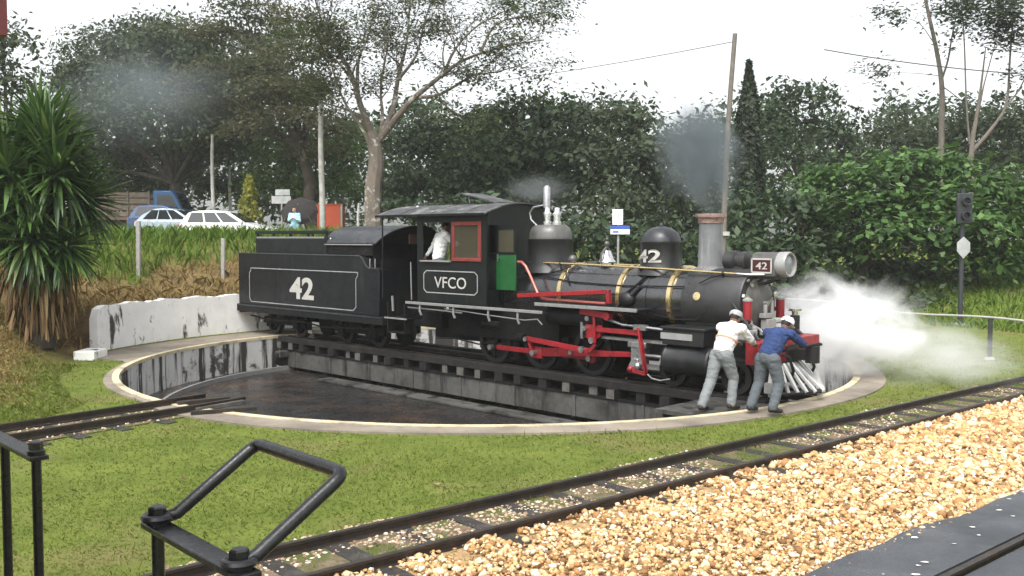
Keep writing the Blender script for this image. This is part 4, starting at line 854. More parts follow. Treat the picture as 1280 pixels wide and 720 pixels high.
# ---------------------------------------------------------------- carriage balcony in the foreground
def trl(al, la, z):                            # along the track from the camera, to its left
    return Vector((TD[0] * al - TN[0] * la, TD[1] * al - TN[1] * la, z))
ca = empty('passenger_carriage', tuple(trl(0, 3.0, 0)), label='railway carriage with black iron balcony railing and dark red roof edge', cat='carriage')
OC = trl(0, 3.0, 0)
def K(name, mb, m, parent=None, bevel=0, **kw):
    mb.v = [tuple(Vector(v) - OC) for v in mb.v]; return mb.build(name, m, parent or ca, bevel, **kw)
def tbox(a0, a1, l0, l1, z0, z1):
    return MB().hexa([trl(a0, l1, z0), trl(a0, l0, z0), trl(a1, l0, z0), trl(a1, l1, z0), trl(a0, l1, z1), trl(a0, l0, z1), trl(a1, l0, z1), trl(a1, l1, z1)])
ZR = EYE - .464 * 1.6                          # top of the balcony railing
bl_, br_, b0, b1_ = onz(197, 650, ZR), onz(299, 706, ZR), onz(45, 565, ZR), onz(-60, 512, ZR)
ax = (br_ - bl_).normalized(); out = Vector((TD[0], TD[1], 0))
K('balcony_floor', tbox(-.6, 1.05, 1.95, 4.05, .95, 1.02), 'carriage_grey')
K('body', tbox(-9, -.6, 1.95, 4.05, 1.02, 2.98), 'carriage_red')
K('roof', tbox(-9.1, .445, 1.90, 4.10, 3.06, 3.20), 'carriage_red')
K('underframe', tbox(-8.8, 1.0, 2.2, 3.8, .70, .95), 'carriage_grey')
for a_ in (-7.6, -6.4, -1.4, -.2):
    for l_ in (2.6, 3.4): K('wheel', MB().lathe([(-.05, .1), (-.05, .34), (.05, .34), (.05, .1)], trl(a_, l_, .395), (TN[0], TN[1], 0), 24), 'rail_steel')
K('axle_frame', tbox(-7.9, -6.1, 2.4, 3.6, .40, .72), 'carriage_grey'); K('axle_frame', tbox(-1.7, .1, 2.4, 3.6, .40, .72), 'carriage_grey')
for k in range(6): K('window', tbox(-8.4 + k * 1.3, -7.6 + k * 1.3, 1.94, 1.955, 1.75, 2.6), 'car_glass')
def flatbar(a, b, name='rail_bar'):
    return K(name, MB().bar(a - ax * .04 - Vector((0, 0, .016)), b + ax * .04 - Vector((0, 0, .016)), .062, .016), 'iron_black', bevel=.003)
flatbar(bl_, br_ + ax * .01); flatbar(b1_, b0)
for p in (bl_, br_, b0, b0 - ax * .39, b1_):
    hd_ = .02 if p is not b0 - ax else 0
    q = p - Vector((0, 0, .03)); K('post', MB().cyl(Vector((q.x, q.y, 1.02)), q, .0165, n=14), 'iron_black')
for p in (bl_, br_, b0):
    u_ = MB().lathe([(-.008, .030), (.006, .030), (.010, .024), (.010, .023)], p, n=16).lathe([(.010, .023), (.034, .023), (.038, .018), (.038, 0)], p, n=6)
    K('bolt', u_, 'iron_black', ang=30)
up = (out * .276 + Vector((0, 0, .162)))
e0, e1 = bl_ + Vector((0, 0, .004)), br_ + Vector((0, 0, .004))
c0, c1 = e0 + up, e1 + up
def rnd(a, b, c, n=5, r_=.035):                  # rounded corner at b
    p, q = b + (a - b).normalized() * r_, b + (c - b).normalized() * r_
    return [p.lerp(b, t).lerp(b.lerp(q, t), t) for t in [k / n for k in range(n + 1)]]
s0, s1 = e0 + out * .028 + ax * .018, e1 + out * .028 - ax * .0
pth = [e0 + ax * .0 + out * .02, s0 + up * .06] + rnd(s0, c0 + ax * .012, c1) + rnd(c0, c1, s1) + [s1 + up * .06, e1 + out * .02]
K('loop_handle', MB().tube(pth, .017, 12), 'iron_black')
for e in (e0, e1): K('loop_eye', MB().torus(e + Vector((0, 0, .004)), (0, 0, 1), .032, .011, 20, 8), 'iron_black')

# ---------------------------------------------------------------- people
from mathutils import noise as mnoise
def solid(name, mb, voxel, m, parent, smooth=4, fold=0):
    """fuse overlapping solids into one continuous skin"""
    me = bpy.data.meshes.new(name); me.from_pydata(mb.v, [], mb.f); o = bpy.data.objects.new(name, me); COL.objects.link(o)
    r_ = o.modifiers.new('r', 'REMESH'); r_.mode = 'VOXEL'; r_.voxel_size = voxel
    s_ = o.modifiers.new('s', 'SMOOTH'); s_.iterations = smooth; s_.factor = .5
    dg = bpy.context.evaluated_depsgraph_get(); nm = bpy.data.meshes.new_from_object(o.evaluated_get(dg)); bpy.data.objects.remove(o)
    if fold:                                   # creases in the cloth
        N_ = [v.normal.copy() for v in nm.vertices]
        for v, n_ in zip(nm.vertices, N_):
            q = v.co; f_ = mnoise.noise(Vector((q.x * 7, q.y * 7, q.z * 16))) * .6 + abs(mnoise.noise(Vector((q.x * 11 + 9, q.y * 11, q.z * 20 + q.x * 12)))) * -.9
            v.co = q + n_ * fold * f_
    nm.name = name; nm.shade_smooth(); nm.materials.clear(); nm.materials.append(MT[m])
    ob = bpy.data.objects.new(name, nm); COL.objects.link(ob)
    if parent is not None: ob.parent = parent
    return ob
def cap(mb, a, b, ra, rb, n=14):
    a, b = Vector(a), Vector(b); d = b - a; L = d.length; pr = []
    for k in range(5): t = math.pi / 2 * (1 - k / 4); pr.append((-ra * math.sin(t), ra * math.cos(t)))
    for k in range(5): t = math.pi / 2 * k / 4; pr.append((L + rb * math.sin(t), rb * math.cos(t)))
    return mb.lathe(pr, a, d, n)
def hand(mb, wr, el, s, grip=.7):
    """palm, four unequal bent fingers and a thumb, closing downward round a bar"""
    wr, el = Vector(wr), Vector(el); f = (wr - el).normalized(); side = f.cross(Vector((0, 0, 1))); side = side.normalized() if side.length > .01 else Vector((0, 1, 0)); dn = f.cross(side)
    if dn.z > 0: dn = -dn
    pc = wr + f * .05
    M = Matrix((f, side, dn)).transposed(); mb.ball(pc, (.052, .042, .018), 12, 8, M)
    for k, (o, L) in enumerate(((-.031, .070), (-.010, .080), (.011, .075), (.031, .058))):
        b = pc + f * .042 + side * o; k1 = b + (f * .8 + dn * .45 * grip) * L * .5; k2 = k1 + (f * .1 + dn * grip) * L * .33; k3 = k2 + (-f * .5 + dn * .6) * L * .28 * grip
        cap(mb, b, k1, .0095, .009, 8); cap(mb, k1, k2, .009, .008, 8); cap(mb, k2, k3, .008, .007, 8)
    tb = pc - f * .02 + side * (.036 * s); t1_ = tb + f * .035 + side * .028 * s + dn * .012; t2_ = t1_ + f * .025 + dn * .025
    cap(mb, tb, t1_, .012, .011, 8); cap(mb, t1_, t2_, .011, .009, 8)
def person(name, loc, rz, J, label, mats, group=None, cap_m=None, voxel=.010, hair=True, stripe=False):
    """J: joints in the person's frame (x forward, y left)"""
    V_ = {k: Vector(v) for k, v in J.items()}
    body = MB(); hd_, nk = V_['head'], V_['neck']; fw = V_['face'].normalized(); upv = (hd_ - nk).normalized(); upv = (upv - fw * upv.dot(fw)).normalized(); lf = upv.cross(fw).normalized()
    M = Matrix((fw, lf, upv)).transposed()
    body.ball(hd_, (.098, .076, .115), 18, 12, M).ball(hd_ + fw * .03 - upv * .06, (.062, .056, .06), 12, 8, M)
    body.ball(hd_ + fw * .102 - upv * .012, (.016, .012, .022), 8, 6, M).ball(hd_ + fw * .085 - upv * .058, (.016, .024, .012), 8, 6, M)
    for s in (-1, 1): body.ball(hd_ + lf * s * .076 - upv * .005, (.02, .012, .032), 8, 6, M).ball(hd_ + fw * .083 + lf * s * .032 + upv * .022, (.014, .02, .01), 8, 6, M)
    cap(body, nk - upv * .02, hd_ - upv * .05, .056, .052)
    cap(body, V_['pelvis'], V_['chest'], .125, .14); cap(body, V_['chest'], nk, .12, .06)
    top, leg = MB(), MB()
    cap(top, V_['pelvis'] + (V_['chest'] - V_['pelvis']) * .12, V_['chest'], .158, .172); cap(top, V_['chest'], nk, .155, .072)
    cap(leg, V_['hip_l'], V_['hip_r'], .118, .118); cap(leg, V_['pelvis'], V_['pelvis'] + (V_['chest'] - V_['pelvis']) * .25, .142, .145)
    for s in 'lr':
        sh, el, wr, hp, kn, an, to = (V_[x + '_' + s] for x in ('shoulder', 'elbow', 'wrist', 'hip', 'knee', 'ankle', 'toe'))
        cap(body, V_['chest'].lerp(nk, .6), sh, .075, .062); cap(body, sh, el, .052, .042); cap(body, el, wr, .042, .028); hand(body, wr, el, 1 if s == 'r' else -1)
        cap(body, hp, kn, .085, .058); cap(body, kn, an, .055, .038); cap(body, an, to, .036, .028)
        cap(top, V_['chest'].lerp(nk, .55), sh, .10, .085); cap(top, sh, el, .078, .062); cap(top, el, el.lerp(wr, .86), .062, .044)
        cap(leg, hp, kn, .118, .088); cap(leg, kn, an + Vector((0, 0, .02)), .088, .074)
    ob = solid(name, body, .0075, mats[0], None, 3); ob.location = loc; ob.rotation_euler = (0, 0, rz); tag(ob, label, 'person', group)
    solid('shirt', top, voxel, mats[1], ob, 5, .018); solid('trousers', leg, voxel, mats[2], ob, 5, .013)
    for s in 'lr':
        an, to = V_['ankle_' + s], V_['toe_' + s]; sh = MB(); d = (to - an); d.z = 0; d = d.normalized()
        cap(sh, an - Vector((0, 0, .015)) - d * .04, an + d * .06 - Vector((0, 0, .025)), .048, .045); cap(sh, an + d * .04 - Vector((0, 0, .03)), to + d * .02, .044, .036)
        so2 = solid('shoe', sh, .009, 'shoe', ob, 3)
        for v in so2.data.vertices: v.co.z = max(v.co.z, min(an.z, to.z) - .058)
    for s in (-1, 1): MB().ball(hd_ + fw * .090 + lf * s * .032 + upv * .008, (.007, .012, .006), 8, 6, M).build('eye', 'hair', ob)
    if hair: h_ = MB(); h_.ball(hd_ - fw * .012 + upv * .018, (.101, .083, .108), 16, 10, M); h_.v = [v for v in h_.v]; o = h_.build('hair', 'hair', ob)
    if hair:
        bm = bmesh.new(); bm.from_mesh(o.data); bmesh.ops.delete(bm, geom=[v for v in bm.verts if (v.co - hd_).dot(fw) > .045 and (v.co - hd_).dot(upv) < .075 or (v.co - hd_).dot(upv) < -.06], context='VERTS'); bm.to_mesh(o.data); bm.free()
    if cap_m:
        c_ = MB(); c_.lathe([(.005, .104), (.04, .106), (.075, .098), (.100, .07), (.112, .03), (.114, 0)], hd_ + upv * .012 - fw * .006, upv, 20)
        o = c_.build('cap', cap_m, ob); MB().ball(hd_ + fw * .12 + upv * .035, (.065, .075, .010), 14, 6, M).build('peak', cap_m, o)
    if stripe:
        ch_, pe = V_['chest'], V_['pelvis']; q = pe.lerp(ch_, .62); d = (ch_ - pe).normalized()
        MB().lathe([(-.012, .177), (.012, .178)], q, d, 32).build('belt_stripe', 'stripe_orange', ob)
    return ob
F45 = R(45)
b = onz(885, 517, 0)
person('person', (2.98, 14.62, .006), F45, dict(pelvis=(.42, 0, .90), chest=(.62, 0, 1.20), neck=(.72, 0, 1.33), head=(.80, .0, 1.425), face=(.9, 0, -.45),
    shoulder_l=(.68, .19, 1.27), shoulder_r=(.68, -.19, 1.27), elbow_l=(.86, .23, 1.06), elbow_r=(.90, -.22, 1.08), wrist_l=(1.10, .17, 1.00), wrist_r=(1.12, -.14, 1.00),
    hip_l=(.42, .09, .86), hip_r=(.40, -.09, .86), knee_l=(.28, .10, .47), knee_r=(.57, -.12, .50), ankle_l=(.02, .09, .10), ankle_r=(.48, -.14, .10), toe_l=(.17, .11, .045), toe_r=(.63, -.16, .045)),
    'man in white shirt and grey cap leaning to push the engine', ('skin_dark', 'shirt_white', 'jeans'), cap_m='cap_grey', hair=True, stripe=True)
person('person', (3.80, 14.52, .012), F45, dict(pelvis=(.20, .02, .86), chest=(.44, .0, 1.14), neck=(.58, -.02, 1.24), head=(.68, -.03, 1.33), face=(.85, 0, -.55),
    shoulder_l=(.48, .19, 1.20), shoulder_r=(.50, -.20, 1.20), elbow_l=(.66, .26, 1.0), elbow_r=(.72, -.30, 1.04), wrist_l=(.90, .18, .97), wrist_r=(.94, -.14, .98),
    hip_l=(.20, .11, .82), hip_r=(.19, -.08, .82), knee_l=(.20, .16, .46), knee_r=(.26, -.15, .46), ankle_l=(-.02, .17, .10), ankle_r=(.06, -.16, .10), toe_l=(.14, .18, .045), toe_r=(.20, -.20, .045)),
    'man in navy jacket and white cap bent over pushing the engine', ('skin_dark', 'navy_cloth', 'jeans_dark'), cap_m='cap_white', hair=True)
# driver at the cab window, seated in loco frame (x = loco forward)
def loco_pt(x, y, z):
    c, s = math.cos(RZ), math.sin(RZ); return Vector((CX + x * c - y * s, CY + x * s + y * c, z))
person('person', tuple(loco_pt(-.88, -.74, 1.30)), RZ + R(72), dict(pelvis=(0, 0, .92), chest=(.08, .0, 1.30), neck=(.12, 0, 1.52), head=(.19, .02, 1.64), face=(.8, -.4, -.45),
    shoulder_l=(.08, .20, 1.44), shoulder_r=(.10, -.19, 1.46), elbow_l=(-.02, .30, 1.18), elbow_r=(.30, -.26, 1.25), wrist_l=(-.20, .26, .985), wrist_r=(.46, -.10, 1.25),
    hip_l=(0, .10, .86), hip_r=(0, -.09, .86), knee_l=(.34, .12, .60), knee_r=(.32, -.08, .58), ankle_l=(.22, .12, .10), ankle_r=(.20, -.08, .10), toe_l=(.36, .12, .045), toe_r=(.34, -.08, .045)),
    'driver in white shirt resting an arm on the cab window sill', ('skin_dark', 'shirt_pale', 'jeans_dark'), cap_m=None)
mb = MB().cyl((0, 0, 0), (0, 0, .70), .05).lathe([(.70, .18), (.76, .18), (.77, .16)], (0, 0, 0), n=18)
st = mb.build('stool', 'cab_inside', label='driver stool inside the locomotive cab', cat='stool'); st.location = loco_pt(-.90, -.74, 1.30); st.rotation_euler = (0, 0, RZ)
# woman with umbrella on the road behind the bank
up_ = at(368, 262, 41.0); gy = gz(up_.x, 41.0)
person('person', (up_.x, 41.0, up_.z - 1.58), R(-95), dict(pelvis=(0, 0, .92), chest=(.0, 0, 1.22), neck=(.01, 0, 1.42), head=(.03, 0, 1.56), face=(1, 0, -.05),
    shoulder_l=(0, .18, 1.36), shoulder_r=(0, -.18, 1.36), elbow_l=(.05, .24, 1.1), elbow_r=(.08, -.22, 1.12), wrist_l=(.22, .10, 1.16), wrist_r=(.20, -.05, 1.2),
    hip_l=(0, .09, .88), hip_r=(0, -.09, .88), knee_l=(.02, .1, .48), knee_r=(.02, -.1, .48), ankle_l=(0, .1, .09), ankle_r=(0, -.1, .09), toe_l=(.15, .11, .045), toe_r=(.15, -.11, .045)),
    'person in light blue standing before a large dark umbrella', ('skin', 'blue_cloth', 'blue_cloth'), cap_m=None, voxel=.014)
uc = at(374, 262, 41.6); um = empty('umbrella', (uc.x, 41.6, uc.z - 1.2), label='large dark brown umbrella tilted behind the person in light blue', cat='umbrella')
c_ = MB(); n8 = 8; tilt = Matrix.Rotation(R(48), 3, 'X')
rings = [(0, .34), (.25, .32), (.5, .24), (.72, .10), (.84, -.06)]
vs = []; fs = []
for r_, z in rings:
    for k in range(n8): vs.append(tilt @ Vector((r_ * math.cos(k * math.pi / 4), r_ * math.sin(k * math.pi / 4), z)) + Vector((0, 0, 1.15)))
for q in range(len(rings) - 1):
    for k in range(n8): fs.append((q * n8 + k, q * n8 + (k + 1) % n8, (q + 1) * n8 + (k + 1) % n8, (q + 1) * n8 + k))
c_.add(vs, fs).build('canopy', 'umbrella_brown', um, ang=20)
MB().tube([tilt @ Vector((0, 0, .42)) + Vector((0, 0, 1.15)), tilt @ Vector((0, 0, -.5)) + Vector((0, 0, 1.15)), Vector((0.02, .55, .62))], .012, 6).build('shaft', 'steel', um)
for k in range(8): MB().tube([tilt @ Vector((r_ * math.cos(k * math.pi / 4), r_ * math.sin(k * math.pi / 4), z - .008)) + Vector((0, 0, 1.15)) for r_, z in rings[1:]], .008, 4).build('rib', 'steel', um)

# ---------------------------------------------------------------- road, cars and truck behind the bank
def zroad(x, y): return gz(x, y)
def car(name, loc, rz, paint, label, L=4.1, W=1.66, Hh=1.45, wagon=False):
    r_ = empty(name, loc, rz, label=label, cat='car', group='cars parked on the road behind the bank')
    h = L / 2; belt = Hh * .60
    low = [(-h, .30), (-h + .05, .22), (h - .08, .20), (h, .34), (h - .02, .58), (h - .12, .68), (h - .95, belt - .02), (h - 1.0, belt), (-h + .16, belt + .02), (-h + .02, belt - .08), (-h - .02, .55)]
    B = MB().prism(low, -W / 2, W / 2).build('body', paint, r_, bevel=.06)
    rb, fb = (-h + .12, h - 1.05); rt, ft = (-h + (.45 if wagon else .80), h - 2.0)
    hw, tw = W / 2 - .04, W / 2 - .20
    def cs_(x, t): return x
    gv = [(rb, -hw, belt), (fb, -hw, belt), (fb, hw, belt), (rb, hw, belt), (rt, -tw, Hh), (ft, -tw, Hh), (ft, tw, Hh), (rt, tw, Hh)]
    pr = [(rb, belt), (rb + (rt - rb) * .35, belt + (Hh - belt) * .42), (rt, Hh - .085), (rt + .22, Hh - .02), (rt + .6, Hh + .015), (ft - .5, Hh + .01), (ft - .12, Hh - .03), (ft + .12, Hh - .09), (ft + (fb - ft) * .55, belt + (Hh - belt) * .44), (fb, belt)]
    wz = lambda z: hw + (tw - hw) * (z - belt) / (Hh - belt); m_ = len(pr)
    cb_ = MB().add([(x, -wz(z), z) for x, z in pr] + [(x, wz(z), z) for x, z in pr] + [(x, 0, z + (.035 if z > belt + .3 else 0)) for x, z in pr],
        [tuple(range(m_)), tuple(range(2 * m_ - 1, m_ - 1, -1))] + [(i_, i_ + 1, 2 * m_ + i_ + 1, 2 * m_ + i_) for i_ in range(m_ - 1)] + [(2 * m_ + i_, 2 * m_ + i_ + 1, m_ + i_ + 1, m_ + i_) for i_ in range(m_ - 1)])
    cb_.build('cabin', paint, r_, ang=50, bevel=.03)
    def q(i, j, k_, l, u, v): a = Vector(gv[i]).lerp(Vector(gv[j]), u); b = Vector(gv[k_]).lerp(Vector(gv[l]), u); return a.lerp(b, v)
    for (i, j, k_, l, spans) in ((0, 1, 4, 5, ((.10, .36), (.39, .64), (.67, .93))), (3, 2, 7, 6, ((.10, .36), (.39, .64), (.67, .93))), (1, 2, 5, 6, ((.06, .94),)), (0, 3, 4, 7, ((.08, .92),))):
        for u0, u1 in spans:
            p = [q(i, j, k_, l, u0, .10), q(i, j, k_, l, u1, .10), q(i, j, k_, l, u1, .86), q(i, j, k_, l, u0, .86)]
            n_ = (p[1] - p[0]).cross(p[3] - p[0]).normalized(); c = (p[0] + p[2]) / 2 - Vector((0, 0, Hh * .8)); n_ = n_ if n_.dot(c) > 0 else -n_
            if i in (0, 3) and l in (5, 6) and u0 > .6: p[2] = p[2].lerp(p[3], .15)
            MB().hexa([a - n_ * .01 for a in p] + [a + n_ * .012 for a in p]).build('window', 'car_glass', r_)
    for x in (-h + .75, h - .78):
        for s in (-1, 1):
            wv = MB().lathe([(-.10, .20), (-.10, .28), (-.07, .31), (.07, .31), (.10, .28), (.10, .20)], (x, s * (W / 2 - .06), .31), (0, 1, 0), 24).build('wheel', 'tyre', r_)
            MB().lathe([(-.105, .20), (-.11, .04), (-.12, 0)], (x, s * (W / 2 - .06), .31), (0, -s, 0), 18).lathe([(.08, .2), (.09, .05), (.1, 0)], (x, s * (W / 2 - .06), .31), (0, s, 0), 18).build('hub_cap', 'alu_paint', wv)
    for s in (-1, 1):
        MB().box(h - .16, h - .02, s * (W / 2 - .38) - .14, s * (W / 2 - .38) + .14, .56, .68).build('headlight', 'lamp_lens', r_, bevel=.02)
        MB().box(-h - .03, -h + .08, s * (W / 2 - .18) - .10, s * (W / 2 - .18) + .10, .62, .86).build('tail_light', 'lamp_red', r_, bevel=.02)
        MB().box(fb - .25, fb - .12, s * (W / 2 + .06) - .08, s * (W / 2 + .06) + .08, belt + .02, belt + .14).build('wing_mirror', paint, r_, bevel=.02)
    return r_
for px, Y, nm, paint, lb, rz, top, kw in ((287, 44.5, 'parked_car', 'car_white', 'white hatchback parked on the road above the bank', R(-7), 264, dict(L=4.3, wagon=True, Hh=1.46)),
    (225, 47.5, 'parked_car', 'car_silver', 'silver blue car parked behind the white hatchback', R(-7), 261, dict(L=4.0)),
    (213, 50.5, 'parked_car', 'car_blue', 'dark blue hatchback parked beyond the silver blue car', R(-5), 257, dict(L=4.0, wagon=True, Hh=1.5))):
    c = at(px, top, Y); car(nm, (c.x, Y, c.z - kw.get('Hh', 1.45)), rz, paint, lb, **kw)
c = at(192, 239, 55); tr = empty('flatbed_truck', (c.x, 55, c.z - 2.5), R(0), label='truck with bright blue cab and weathered wooden stake bed', cat='truck')
MB().prism([(.3, .5), (2.0, .5), (2.05, 1.3), (1.9, 1.5), (1.45, 2.45), (1.3, 2.5), (.35, 2.5), (.3, 2.4)], -1.0, 1.0).build('cab', 'truck_blue', tr, bevel=.08)
for s in (-1, 1): MB().prism([(.55, 1.5), (1.72, 1.5), (1.38, 2.25), (.55, 2.25)], s * 1.005 - .01, s * 1.005 + .01).build('window', 'car_glass', tr)
MB().hexa([(1.93, -.85, 1.5), (1.95, -.85, 1.5), (1.95, .85, 1.5), (1.93, .85, 1.5), (1.50, -.8, 2.38), (1.53, -.8, 2.38), (1.53, .8, 2.38), (1.50, .8, 2.38)]).build('windscreen', 'car_glass', tr)
MB().box(-3.6, .25, -1.1, 1.1, .85, 1.0).box(-3.4, 2.0, -.4, .4, .5, .85).build('bed', 'truck_wood', tr)
for s in (-1, 1):
    for k in range(4): MB().box(-3.6, .22, s * 1.08 - .02, s * 1.08 + .02, 1.05 + k * .36, 1.30 + k * .36).build('side_board', 'truck_wood', tr)
    for k in range(4): MB().box(-3.5 + k * 1.2, -3.4 + k * 1.2, s * 1.13 - .03, s * 1.13 + .03, .9, 2.45).build('stake', 'truck_wood', tr)
    for x in (-2.6, 1.2): MB().lathe([(-.12, .2), (-.12, .42), (.12, .42), (.12, .2)], (x, s * .85, .42), (0, 1, 0), 22).build('wheel', 'tyre', tr)

# ---------------------------------------------------------------- posts, poles, signs, fences
for px, pyt, Y, lb in ((172, 276, 27.6, 'weathered grey fence post standing in the grass near the spiky plant'), (278, 298, 29.5, 'shorter grey fence post in the grass close to the tender')):
    c = at(px, pyt, Y); g0 = gz(c.x, Y) - .15
    MB().bar((c.x, Y, g0), (c.x + .02, Y, c.z), .11, .11, up=(0, 1, 0)).build('fence_post', 'post_grey', bevel=.012, label=lb, cat='fence post', group='grey fence posts on the bank')
def pole(name, px, pyt, Y, r_, m, lb, cat='pole', lean=0, **kw):
    c = at(px, pyt, Y); xb = c.x - lean; g0 = gz(xb, Y) - .2
    path = [Vector((xb + lean * t, Y, g0 + (c.z - g0) * t)) + Vector((.03 * math.sin(t * 7), 0, 0)) for t in [k / 6 for k in range(7)]]
    return MB().tube(path, [r_ * (1.15 - .35 * k / 6) for k in range(7)], 10).build(name, m, label=lb, cat=cat, **kw)
pole('utility_pole', 265, 168, 52, .10, 'pole_pale', 'thin pale pole standing behind the white hatchback', 'pole')
pole('utility_pole', 287, 200, 58, .09, 'pole_pale', 'short thin pale pole beside the yellow green conifer', 'pole')
pole('utility_pole', 401, 118, 44, .13, 'pole_pale', 'stout pale concrete pole rising behind the orange panel', 'pole')
pole('marker_post', 448, 254, 40, .055, 'pole_pale', 'short white post at the foot of the mottled tree', 'post')
wp = pole('utility_pole', 918, 42, 29, .085, 'pole_wood', 'tall leaning wooden pole behind the chimney', 'pole', lean=.42)
c = at(906, 292, 29); MB().lathe([(-.06, .15), (.06, .15)], (c.x, 29, c.z), n=14).build('collar', 'pole_pale', wp)
def cable(a, b, sag, lb, r_=.018):
    MB().tube([a.lerp(b, t) - Vector((0, 0, sag * 4 * t * (1 - t))) for t in [k / 14 for k in range(15)]], r_, 5).build('power_cable', 'twig_dark', label=lb, cat='cable')
wt = at(917, 52, 29)
cable(at(1030, 62, 44), at(1420, 98, 44), .3, 'thin black cable crossing the sky in front of the slender gum trunks', .025)
cable(wt, at(330, 120, 52), .5, 'thin cable running from the leaning wooden pole across to the trees', .012)
pole('utility_pole', 1424, 96, 44, .12, 'pole_wood', 'wooden pole holding the cable end beyond the gum trees', 'pole')
pole('utility_pole', 1028, 60, 44, .06, 'pole_wood', 'slender pole holding the cable above the dark open tree', 'pole') if False else None
# signs by the road
sp = at(352, 246, 45); sg = empty('road_sign', (sp.x, 45, gz(sp.x, 45) - .1), label='two stacked grey sign boards on a post beside the dark umbrella', cat='sign')
hz_ = sp.z - sg.location.z
MB().cyl((0, 0, 0), (0, 0, hz_ + .3), .04).build('post', 'post_grey', sg)
MB().box(-.28, .40, -.05, -.02, hz_ + .06, hz_ + .34).build('board', 'sign_grey', sg, bevel=.006); MB().box(-.46, .44, -.055, -.025, hz_ - .32, hz_ + .03).build('board', 'sign_grey', sg, bevel=.006)
op = at(413, 277, 46.5); ob_ = empty('kiosk', (op.x, 46.5, gz(op.x, 46.5)), label='low orange red panel wall of a kiosk beside the mottled tree', cat='kiosk')
z1 = at(413, 256, 46.5).z - ob_.location.z
MB().box(-.62, .50, -.1, 1.2, 0, z1).build('wall_panel', 'panel_orange', ob_, bevel=.01); MB().box(.51, .60, -.12, -.02, 0, z1 + .05).build('post', 'post_grey', ob_); MB().box(-.66, .55, -.14, 1.24, z1 + .002, z1 + .04).build('coping', 'panel_orange', ob_)
s2 = at(771, 272, 30); sw = empty('station_sign', (s2.x, 30, gz(s2.x, 30) - .1), label='white and blue sign boards on a post behind the boiler', cat='sign')
h2 = s2.z - sw.location.z
MB().cyl((.05, .03, 0), (.05, .03, h2 + .2), .035).build('post', 'post_grey', sw)
MB().box(-.14, .19, -.03, 0, h2 - .22, h2 + .26).build('board', 'sign_white', sw, bevel=.004)
MB().tube([(.03, -.033, h2 + .12), (.08, -.033, h2 + .08), (.03, -.033, h2 + .04), (.05, -.033, h2 - .02)], .012, 4).build('symbol', 'sign_grey', sw)
b2 = MB().box(-.20, .40, -.045, -.012, h2 - .52, h2 - .25).build('board', 'sign_white', sw, bevel=.004)
MB().box(-.20, .40, -.05, -.046, h2 - .36, h2 - .25).box(-.12, .05, -.05, -.046, h2 - .47, h2 - .42).build('blue_band', 'sign_blue', b2)
# railway signal on the right
sp = onz(1199, 408, gz(14.0, 29.8)); sg2 = empty('railway_signal', (14.0, 29.9, gz(14.0, 29.9) - .05), label='dark railway signal post with tall case standing before the leafy shrubs', cat='signal')
MB().cyl((0, 0, 0), (0, 0, 4.3), .075, .065).build('post', 'signal_grey', sg2)
MB().box(-.24, .24, -.16, -.04, 3.2, 4.15).build('signal_case', 'signal_grey', sg2, bevel=.03)
for z in (3.45, 3.9): MB().lathe([(0, .13), (.14, .13), (.14, .11), (.02, .1), (.02, 0)], (0, -.16, z), (0, -1, 0), 18).build('lens_hood', 'signal_grey', sg2)
MB().prism([(-.20, 2.35), (0, 2.12), (.20, 2.35), (.20, 2.62), (0, 2.80), (-.20, 2.62)], -.12, -.09).build('number_board', 'sign_grey', sg2)
MB().box(-.2, .2, -.2, .2, 0, .1).build('base', 'post_grey', sg2)
for k in range(9): MB().cyl((-.18, .09, .6 + k * .3), (.18, .09, .6 + k * .3), .014, n=6).build('rung', 'signal_grey', sg2)
# white pipe barrier across the right lawn
A, Bp = Vector((7.75, 27.4, .95)), Vector((11.25, 20.2, .86)); D = (Bp - A)
pf = empty('pipe_barrier', (A.x, A.y, 0), label='white pipe barrier on short dark posts across the right lawn', cat='barrier')
MB().tube([Vector((0, 0, A.z)) + D * t + Vector((0, 0, .05 * math.sin(t * 9))) for t in [k / 16 for k in range(21)]], .024, 8).build('pipe', 'pipe_white', pf)
for t in (.02, .43, .838):
    q = D * t; g0 = gz(A.x + q.x, A.y + q.y)
    MB().cyl((q.x, q.y, g0 - .1), (q.x, q.y, A.z + (D.z) * t + .02), .05).build('post', 'signal_grey', pf); MB().lathe([(0, .13), (.05, .10), (.06, .05)], (q.x, q.y, g0), n=12).build('foot', 'post_grey', pf)
